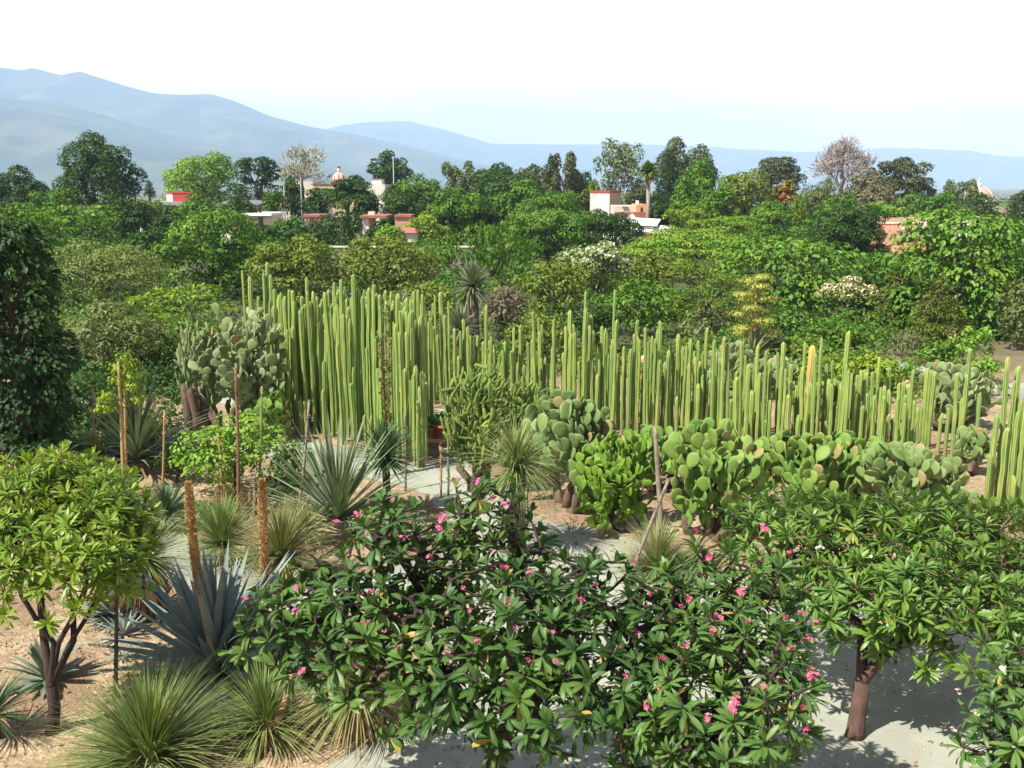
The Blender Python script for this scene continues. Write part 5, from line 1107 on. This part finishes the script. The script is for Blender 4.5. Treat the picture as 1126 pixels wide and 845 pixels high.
mb.build('stems', surf('reddish stalk', (.22, .11, .07)), r); lb.build('leaves', LM['lush'], r)

# ------------------------------------------------------------------ light green bush and small plants in the left bed
def bush(name, label, cx, pyb, ytop, hw, mat, n, leaf, seed, kind='shrub', cat='shrub', Y=None, big=False):
    b = G(cx, pyb); y = Y or b.y
    return tree(name, label, kind, cx, ytop, pyb, hw, y, LM[mat], leaf, cat, seed=seed, cover=n, K=40, trunk_r=.05, big=big)
bush('leafy_bush', 'light green leafy bush behind the two golden spikes', 255, 545, 456, 66, 'light', 4.5, 5.5, 50, big=True)
bush('leafy_bush', 'small light green bush beside the path at the foot of the dense stand', 322, 528, 486, 26, 'light', 4.5, 5, 51)
bush('low_bush', 'dark low bush at the foot of the long-leaved yucca', 195, 530, 488, 26, 'dark', 4, 5, 52)
bush('low_bush', 'dark green bush under the right side of the light green bush', 305, 560, 510, 30, 'dark', 4, 5, 53)
bush('low_bush', 'shaded bush between the yellow-green tree and the dark drooping tree', 60, 530, 478, 46, 'dark', 5, 5, 54)
bush('low_bush', 'small green plants along the path below the light green bush', 228, 580, 556, 34, 'mid', 4, 5, 55)

# ------------------------------------------------------------------ bench, planters, stones
wood = surf('weathered brown wood', (.2, .13, .085), (.12, .075, .05), scale=5, rough=.85, bump=.4, stretch=(1, 6, 6))
b = G(488, 503); r = thing('bench', 'rustic brown wooden bench in the gap beside the corner clump', 'bench', (b.x, b.y, 0), rotz=-.12)
mb = MB()
for k in range(3): box(mb, -.72, .75, -.2+k*.14, -.075+k*.14, .42, .47)
mb.build('seat', wood, r, smooth=False)
for sx in (-.62, .62):
    for sy in (-.15, .17): mb = MB(); tube(mb, [(sx, sy, 0), (sx*.97, sy, .42)], [.045, .05], 7); mb.build('leg', wood, r)
for sy in (-.14, .16): mb = MB(); box(mb, -.6, .6, sy-.02, sy+.02, .34, .42); mb.build('rail', wood, r, smooth=False)
terra = surf('terracotta', (.42, .15, .085), (.32, .11, .06), scale=5, rough=.85)
for k, (px, lab, rad, hgt) in enumerate(((471, 'terracotta pot nearest the corner clump, behind the bench', .26, .62), (486, 'middle terracotta pot behind the bench with a flowering plant', .3, .7), (502, 'terracotta pot half hidden by the leafy climbing cactus', .28, .62))):
    p = at(px, 480, b.y+1.15); r = thing('plant_pot', lab, 'plant pot', (p.x, p.y, 0))
    mb = MB(); prof = [(.62, 0), (.8, hgt*.45), (.98, hgt*.86), (1.12, hgt*.87), (1.12, hgt), (.95, hgt), (.9, hgt*.88), (0.02, hgt*.87)]; n = 20; th = np.arange(n)*2*PI/n
    V = np.array([[(q*rad*math.cos(t), q*rad*math.sin(t), z) for t in th] for q, z in prof]); i = np.arange(len(prof)-1)[:, None]*n; j = np.arange(n)[None]; kk = (j+1) % n
    mb.add(V.reshape(-1, 3), np.stack([i+j, i+kk, i+n+kk, i+n+j], -1).reshape(-1, 4)); mb.build('pot', terra, r)
    rg = np.random.default_rng(k); m_ = 160; u = unit(rg.normal(0, 1, (m_, 3))+[0, 0, .8]); mb = MB(); cards(mb, u*[rad*1.1, rad*1.1, .3]*rg.uniform(.5, 1, (m_, 1))+[0, 0, hgt], unit(u+rg.normal(0, .5, (m_, 3))), u, rg.uniform(.08, .16, m_), .5); mb.build('potted_plant', LM[('mid', 'lush', 'dark')[k]], r)
stone_o = surf('orange sandstone', (.55, .36, .24), (.42, .25, .16), scale=1.6, rough=.95, bump=.9, c=(.3, .2, .15), cscale=1.5)
stone_p = surf('pale limestone', (.6, .55, .46), (.45, .4, .33), scale=1.5, rough=.95, bump=.8)
def boulder(label, px, py, wpx, hpx, Y, mat, seed):
    import bmesh
    m = mpp(Y); p = at(px, py, Y); bm = bmesh.new(); bmesh.ops.create_icosphere(bm, subdivisions=3, radius=1); rg = random.Random(seed); k = [Vector((rg.gauss(0, 1), rg.gauss(0, 1), rg.gauss(0, 1))).normalized() for _ in range(12)]
    for v in bm.verts:
        d = min(1.0, min((.72+.2*rg_)/max(.2, v.co.normalized().dot(q)) if v.co.normalized().dot(q) > .5 else 9 for q, rg_ in zip(k, [.1, .9, .5, .3, .7, .2, .8, .4, .6, 0, 1, .5])))
        v.co = v.co*d; v.co.x *= wpx*m/2; v.co.y *= wpx*m*.4; v.co.z *= hpx*m/2
    me = bpy.data.meshes.new('stone'); bm.to_mesh(me); bm.free(); me.materials.append(mat)
    return tag(link('stone', me, None, (p.x, Y, max(p.z, .1)), rg.random()), label, 'rock')
boulder('tall flat-faced orange stone right of the pale succulent shrub', 998, 434, 28, 30, 36, stone_o, 1)
boulder('orange stone block left of the succulent shrub, behind columns', 938, 432, 34, 22, 35, stone_o, 2)
boulder('pale stone at the path edge near the right edge', 1085, 432, 34, 22, 36, stone_p, 3)
boulder('reddish stone seen between columns below the leafy fresh shrub', 713, 396, 22, 14, 38, stone_o, 4)
boulder('grey flat rock behind the succulent shrub', 920, 406, 20, 10, 44, surf('grey rock', (.2, .19, .18), (.13, .125, .12), rough=.95, bump=.8), 5)

# ------------------------------------------------------------------ frangipani trees in the foreground
FL = {
 'centre': leafmat('glossy dark green leaves', (.020, .06, .014), (.040, .098, .018), (.07, .135, .022), scale=1.3, transl=.16, rough=.45, spec=.3, rib=(.13, .2, .06, .86), old=(.30, .24, .05, .985)),
 'second': leafmat('green leaves with pale midribs', (.034, .088, .02), (.062, .135, .028), (.09, .165, .03), scale=1.3, transl=.2, rough=.45, spec=.3, rib=(.15, .23, .07, .86), old=(.30, .24, .05, .985)),
 'right': leafmat('light green narrow leaves', (.09, .18, .026), (.14, .24, .036), (.06, .14, .022), scale=1.0, transl=.22, rough=.42, spec=.4, rib=(.2, .27, .08, .86), old=(.30, .24, .05, .985)),
 'left': leafmat('yellow-green narrow leaves', (.14, .235, .022), (.21, .29, .032), (.09, .18, .02), scale=1.6, transl=.26, rough=.42, spec=.4, rib=(.26, .3, .07, .86), old=(.30, .24, .05, .985)),
}
petal = {'pink': leafmat('pink petals', (.48, .04, .19), (.62, .14, .28), (.68, .3, .42), scale=3, transl=.25, tcol=(1, .8, .8)),
         'red': leafmat('pinkish red petals', (.46, .045, .12), (.58, .13, .24), (.62, .27, .36), scale=3, transl=.25, tcol=(1, .8, .8)),
         'white': leafmat('white petals', (.75, .72, .6), (.8, .76, .7), (.75, .45, .4), scale=3, transl=.25, tcol=(1, 1, .9))}
def flower_mesh(kind, nf, seed):
    rg = np.random.default_rng(seed); mb = MB()
    for f in range(nf):
        d = unit(np.array([rg.normal(0, .6), rg.normal(0, .6), .9])); c = d*rg.uniform(.04, .11)*min(nf, 3)/2; Fm = frames(unit(d+[-.2, -.5, 0])[None])[0]
        az = np.arange(5)*2*PI/5+rg.random(); rot = np.repeat(Fm[None], 5, 0); s = rg.uniform(.85, 1.15)
        blades(mb, np.repeat(c[None], 5, 0), az, np.full(5, .45), np.full(5, .35), np.full(5, .062*s), np.full(5, .042*s), 'leaf', .1, rot=rot, stations=4)
    k = rg.integers(2, 6)
    for f in range(k):
        d = unit(np.array([rg.normal(0, .7), rg.normal(0, .7), .8])); tube(mb, [d*.01, d*.09, d*.125], [.006, .011, .003], 5)
    return mb.mesh('flower_cluster', petal[kind])
def frangipani(label, base, tips_fn, leafmat_, L, W, n_leaf, fork, r_base, flowers, seed, fs=.7, tilt_el=(-.5, 1.25), bend=(.9, .35), prof='leaf', r_tip=.015, ex=.5, first=0):
    rg = np.random.default_rng(seed); root = thing('frangipani_tree', label, 'tree', (base[0], base[1], 0))
    tips = tips_fn(rg); mb = MB()
    D = skeleton(mb, [0, 0, 0], fork, tips, r_tip, r_base, rg, ex=ex, first=first, f=.5, sides=7, lean=.06, wig=.16)
    mb.build('trunk', bark_dark if leafmat_ != 'right' else bark_br, root)
    D = unit(D*.55+np.array([0, 0, .75])+np.stack([tips[:, 0]-fork[0], tips[:, 1]-fork[1], 0*tips[:, 0]], -1)*.16)
    m = len(tips); k = rg.integers(int(n_leaf*.8), int(n_leaf*1.25), m); idx = np.repeat(np.arange(m), k); n = len(idx)
    t = rg.random(n); az = rg.uniform(0, 2*PI, n); Fr = frames(D)[idx]
    e = tilt_el[0]+(tilt_el[1]-tilt_el[0])*t+rg.normal(0, .12, n); sz = rg.uniform(.78, 1.12, m)[idx]
    lb = MB(); blades(lb, tips[idx]-D[idx]*((1-t)*.14)[:, None], az, e, bend[0]+(bend[1]-bend[0])*t+rg.normal(0, .15, n), L*sz*(.62+.38*np.sin(np.clip(t*1.15, 0, 1)*PI)**.6)*rg.uniform(.85, 1.1, n), W*sz*rg.uniform(.85, 1.15, n), prof, .22, rot=Fr, stations=6)
    lb.build('crown', FL[leafmat_], root)
    kind, nfl = flowers; me = [flower_mesh(kind, q, seed+q) for q in (2, 3, 5, 4)]
    vis = np.argsort(-(tips[:, 2]*1.0-tips[:, 1]*.35+rg.normal(0, .7, m)))[:int(nfl*1.25)]; rg.shuffle(vis)
    for i in vis[:nfl]:
        o = link('flower_cluster', me[rg.integers(0, 4)], root, tips[i]+D[i]*rg.uniform(.06, .18)); o.rotation_euler = (rg.normal(0, .3), rg.normal(0, .3), rg.uniform(0, 6.3)); s = rg.uniform(.8, 1.25)*fs; o.scale = (s, s, s)
    return root
bark_br = surf('red-brown bark', (.115, .068, .052), (.05, .03, .025), scale=7, rough=.95, bump=1., bscale=16, stretch=(1, 1, .4))
def poisson(cands, d):
    out = []
    for c in cands:
        if all(((c-o)**2).sum() > d*d for o in out): out.append(c)
    return np.array(out)
def umbrella(lobes, d, n=2600, under=.35):
    """tips over several domes (x, y, z of the top, radius, drop of the rim)"""
    def fn(rg):
        C = []
        for _ in range(n):
            x, y, z, r, drop, uf = lobes[rg.integers(0, len(lobes))]; q = math.sqrt(rg.random()); a = rg.uniform(0, 2*PI)
            zz = z-drop*q**2.2+rg.normal(0, .1); 
            if rg.random() < under*uf: zz -= rg.uniform(.2, .8)*(.5+.5*q)
            C.append([x+r*q*math.cos(a), y+r*q*math.sin(a), zz])
        return poisson(np.array(C), d)
    return fn
# centre tree: crown read off the photo as five domes; coordinates are relative to its foot
def dome_at(px, py, Y, wpx, foot, drop, uf=1.):
    p = at(px, py, Y); return (p.x-foot[0], Y-foot[1], p.z, wpx*mpp(Y)/2, drop, uf)
foot = (at(548, 845, 10.2).x, 10.2)
CEN = [dome_at(435, 566, 11.2, 150, foot, .6), dome_at(545, 545, 11.8, 120, foot, .5), dome_at(345, 640, 10.8, 165, foot, .3, .2), dome_at(520, 632, 10.6, 260, foot, .7), dome_at(290, 688, 10.6, 90, foot, .12, 0), dome_at(400, 640, 10.6, 180, foot, .5, .6),
       dome_at(640, 632, 10.8, 240, foot, .7), dome_at(510, 708, 10.0, 190, foot, .35, .35), dome_at(625, 720, 9.9, 210, foot, .4, .35), dome_at(720, 655, 10.5, 120, foot, .7)]
frangipani('largest frangipani in the foreground centre with dark glossy leaves and pink flowers', foot, umbrella(CEN, .262, 6500), 'centre', .26, .07, 15, (0, 0, 1.25), .14, ('pink', 74), 3, .43)
foot = (at(790, 860, 9.6).x, 9.6)
SEC = [dome_at(778, 612, 11.0, 130, foot, .6), dome_at(835, 622, 10.6, 120, foot, .6), dome_at(790, 690, 9.9, 170, foot, .7), dome_at(850, 720, 9.6, 110, foot, .45, .4), dome_at(735, 735, 9.5, 110, foot, .6), dome_at(825, 790, 9.0, 120, foot, .3, .3)]
frangipani('green frangipani with red-pink flower clusters between the centre and forked trees', foot, umbrella(SEC, .265, 3000), 'second', .28, .052, 20, (0, 0, 1.1), .11, ('red', 54), 5, .43, (-.35, 1.2), (.75, .3))
foot = ground_at(940, 810)
RGT = [dome_at(890, 556, 14.6, 190, foot, .35), dome_at(1000, 566, 14.4, 220, foot, .4), dome_at(1090, 566, 14.2, 200, foot, .4), dome_at(930, 610, 13.4, 180, foot, .4), dome_at(1040, 615, 13.2, 220, foot, .45), dome_at(1120, 620, 13.2, 170, foot, .45), dome_at(985, 636, 12.9, 150, foot, .2, .2), dome_at(1075, 640, 12.9, 110, foot, .2, .2)]
frangipani('forked frangipani with wide light green crown and few white flowers at right', foot, umbrella(RGT, .255, 5200, .12), 'right', .29, .052, 25, (.06, .05, .8), .12, ('white', 9), 7, .4, (-.3, 1.1), (.7, .3), r_tip=.010, ex=.7, first=3)
foot = (at(1185, 880, 9.2).x, 9.2)
COR = [dome_at(1118, 718, 9.9, 70, foot, .3, .2), dome_at(1085, 790, 9.2, 70, foot, .2, .1), dome_at(1150, 745, 9.5, 110, foot, .5), dome_at(1120, 800, 9.0, 90, foot, .3, .5)]
frangipani('frangipani branches with pinkish white buds entering the bottom right corner', foot, umbrella(COR, .26, 900), 'second', .26, .06, 16, (0, 0, 1.0), .1, ('white', 10), 9, .42)
foot = ground_at(57, 806)
LFT = [dome_at(60, 514, 13.8, 165, foot, .4), dome_at(112, 540, 13.2, 110, foot, .35, .5), dome_at(15, 545, 13.2, 120, foot, .4, .6), dome_at(75, 578, 12.7, 170, foot, .3, .5), dome_at(130, 590, 12.9, 70, foot, .2, .2)]
frangipani('yellow-green frangipani without flowers, its bare forked trunk on the gravel at left', foot, umbrella(LFT, .19, 4200, .15), 'left', .235, .042, 25, (.05, 0, .72), .088, ('white', 0), 11, .4, (-.2, 1.35), (.7, .3), r_tip=.009, ex=.62, first=5)

# ------------------------------------------------------------------ litter on the gravel
rg = np.random.default_rng(31); P = []
while len(P) < 5200:
    x, y = rg.uniform(-13, 9), rg.uniform(9.5, 24); px = CXP+x/y*FPX*cP
    if -60 < px < 1200 and (px < 700 or rg.random() < .3): P.append((x, y, .012))
P = np.array(P); n = len(P)
mb = MB(); cards(mb, P, unit(rg.normal(0, .35, (n, 3))+[0, 0, 1.]), rg.normal(0, 1, (n, 3))*[1, 1, .1], rg.uniform(.03, .11, n), .45, .18)
tag(mb.build('fallen_leaves', leafmat('fallen leaves', (.30, .2, .11), (.18, .105, .06), (.42, .32, .2), scale=2, transl=0, rough=.9)), 'fallen dry leaves and chips scattered on the gravel', 'leaf litter', kind='stuff')
P = np.stack([rg.uniform(-13, 10, 9000), rg.uniform(9.5, 27, 9000), np.full(9000, .006)], -1); n = len(P); mb = MB()
T = np.array([(1, 0, 0), (-.5, .87, 0), (-.5, -.87, 0), (.1, .05, .7)]); s = rg.uniform(.008, .032, n)[:, None, None]; a = rg.uniform(0, 6.28, n); ca, sa = np.cos(a)[:, None], np.sin(a)[:, None]
V = np.stack([T[None, :, 0]*ca-T[None, :, 1]*sa, T[None, :, 0]*sa+T[None, :, 1]*ca, np.repeat(T[None, :, 2], n, 0)], -1)*s+P[:, None]
off = (np.arange(n)*4)[:, None, None]; mb.add(V.reshape(-1, 3), None, (np.array([(0, 1, 3), (1, 2, 3), (2, 0, 3)])[None]+off).reshape(-1, 3))
tag(mb.build('gravel', leafmat('gravel stones', (.42, .33, .25), (.25, .19, .14), transl=0, rough=.95), smooth=False), 'loose small stones lying on the ground', 'gravel', kind='stuff')

# small weeds on the beds
rg = np.random.default_rng(77); P = []
while len(P) < 190:
    x, y = rg.uniform(-13, 2), rg.uniform(11.5, 26); px = CXP+x/y*FPX*cP; py = CYP-FPX*math.tan(math.atan2(-CAMH, y)+PITCH)
    if -40 < px < 640 and not (150 < px < 520 and 575 < py < 690) and not (px > 330 and py > 740) and not (px > 250 and py < 555): P.append((x, y, .01))
P = np.repeat(np.array(P), 14, 0); n = len(P); mb = MB()
blades(mb, P+rg.normal(0, .03, (n, 3))*[1, 1, 0], rg.uniform(0, 6.28, n), rg.uniform(.3, 1.4, n), rg.uniform(.2, .9, n), rg.uniform(.06, .2, n), np.full(n, .012), 'grass', .1, stations=4)
tag(mb.build('weeds', leafmat('small weeds', (.12, .17, .04), (.2, .2, .07), (.28, .22, .1), scale=1)), 'small tufts of weeds scattered over the gravel beds', 'weeds', kind='stuff')
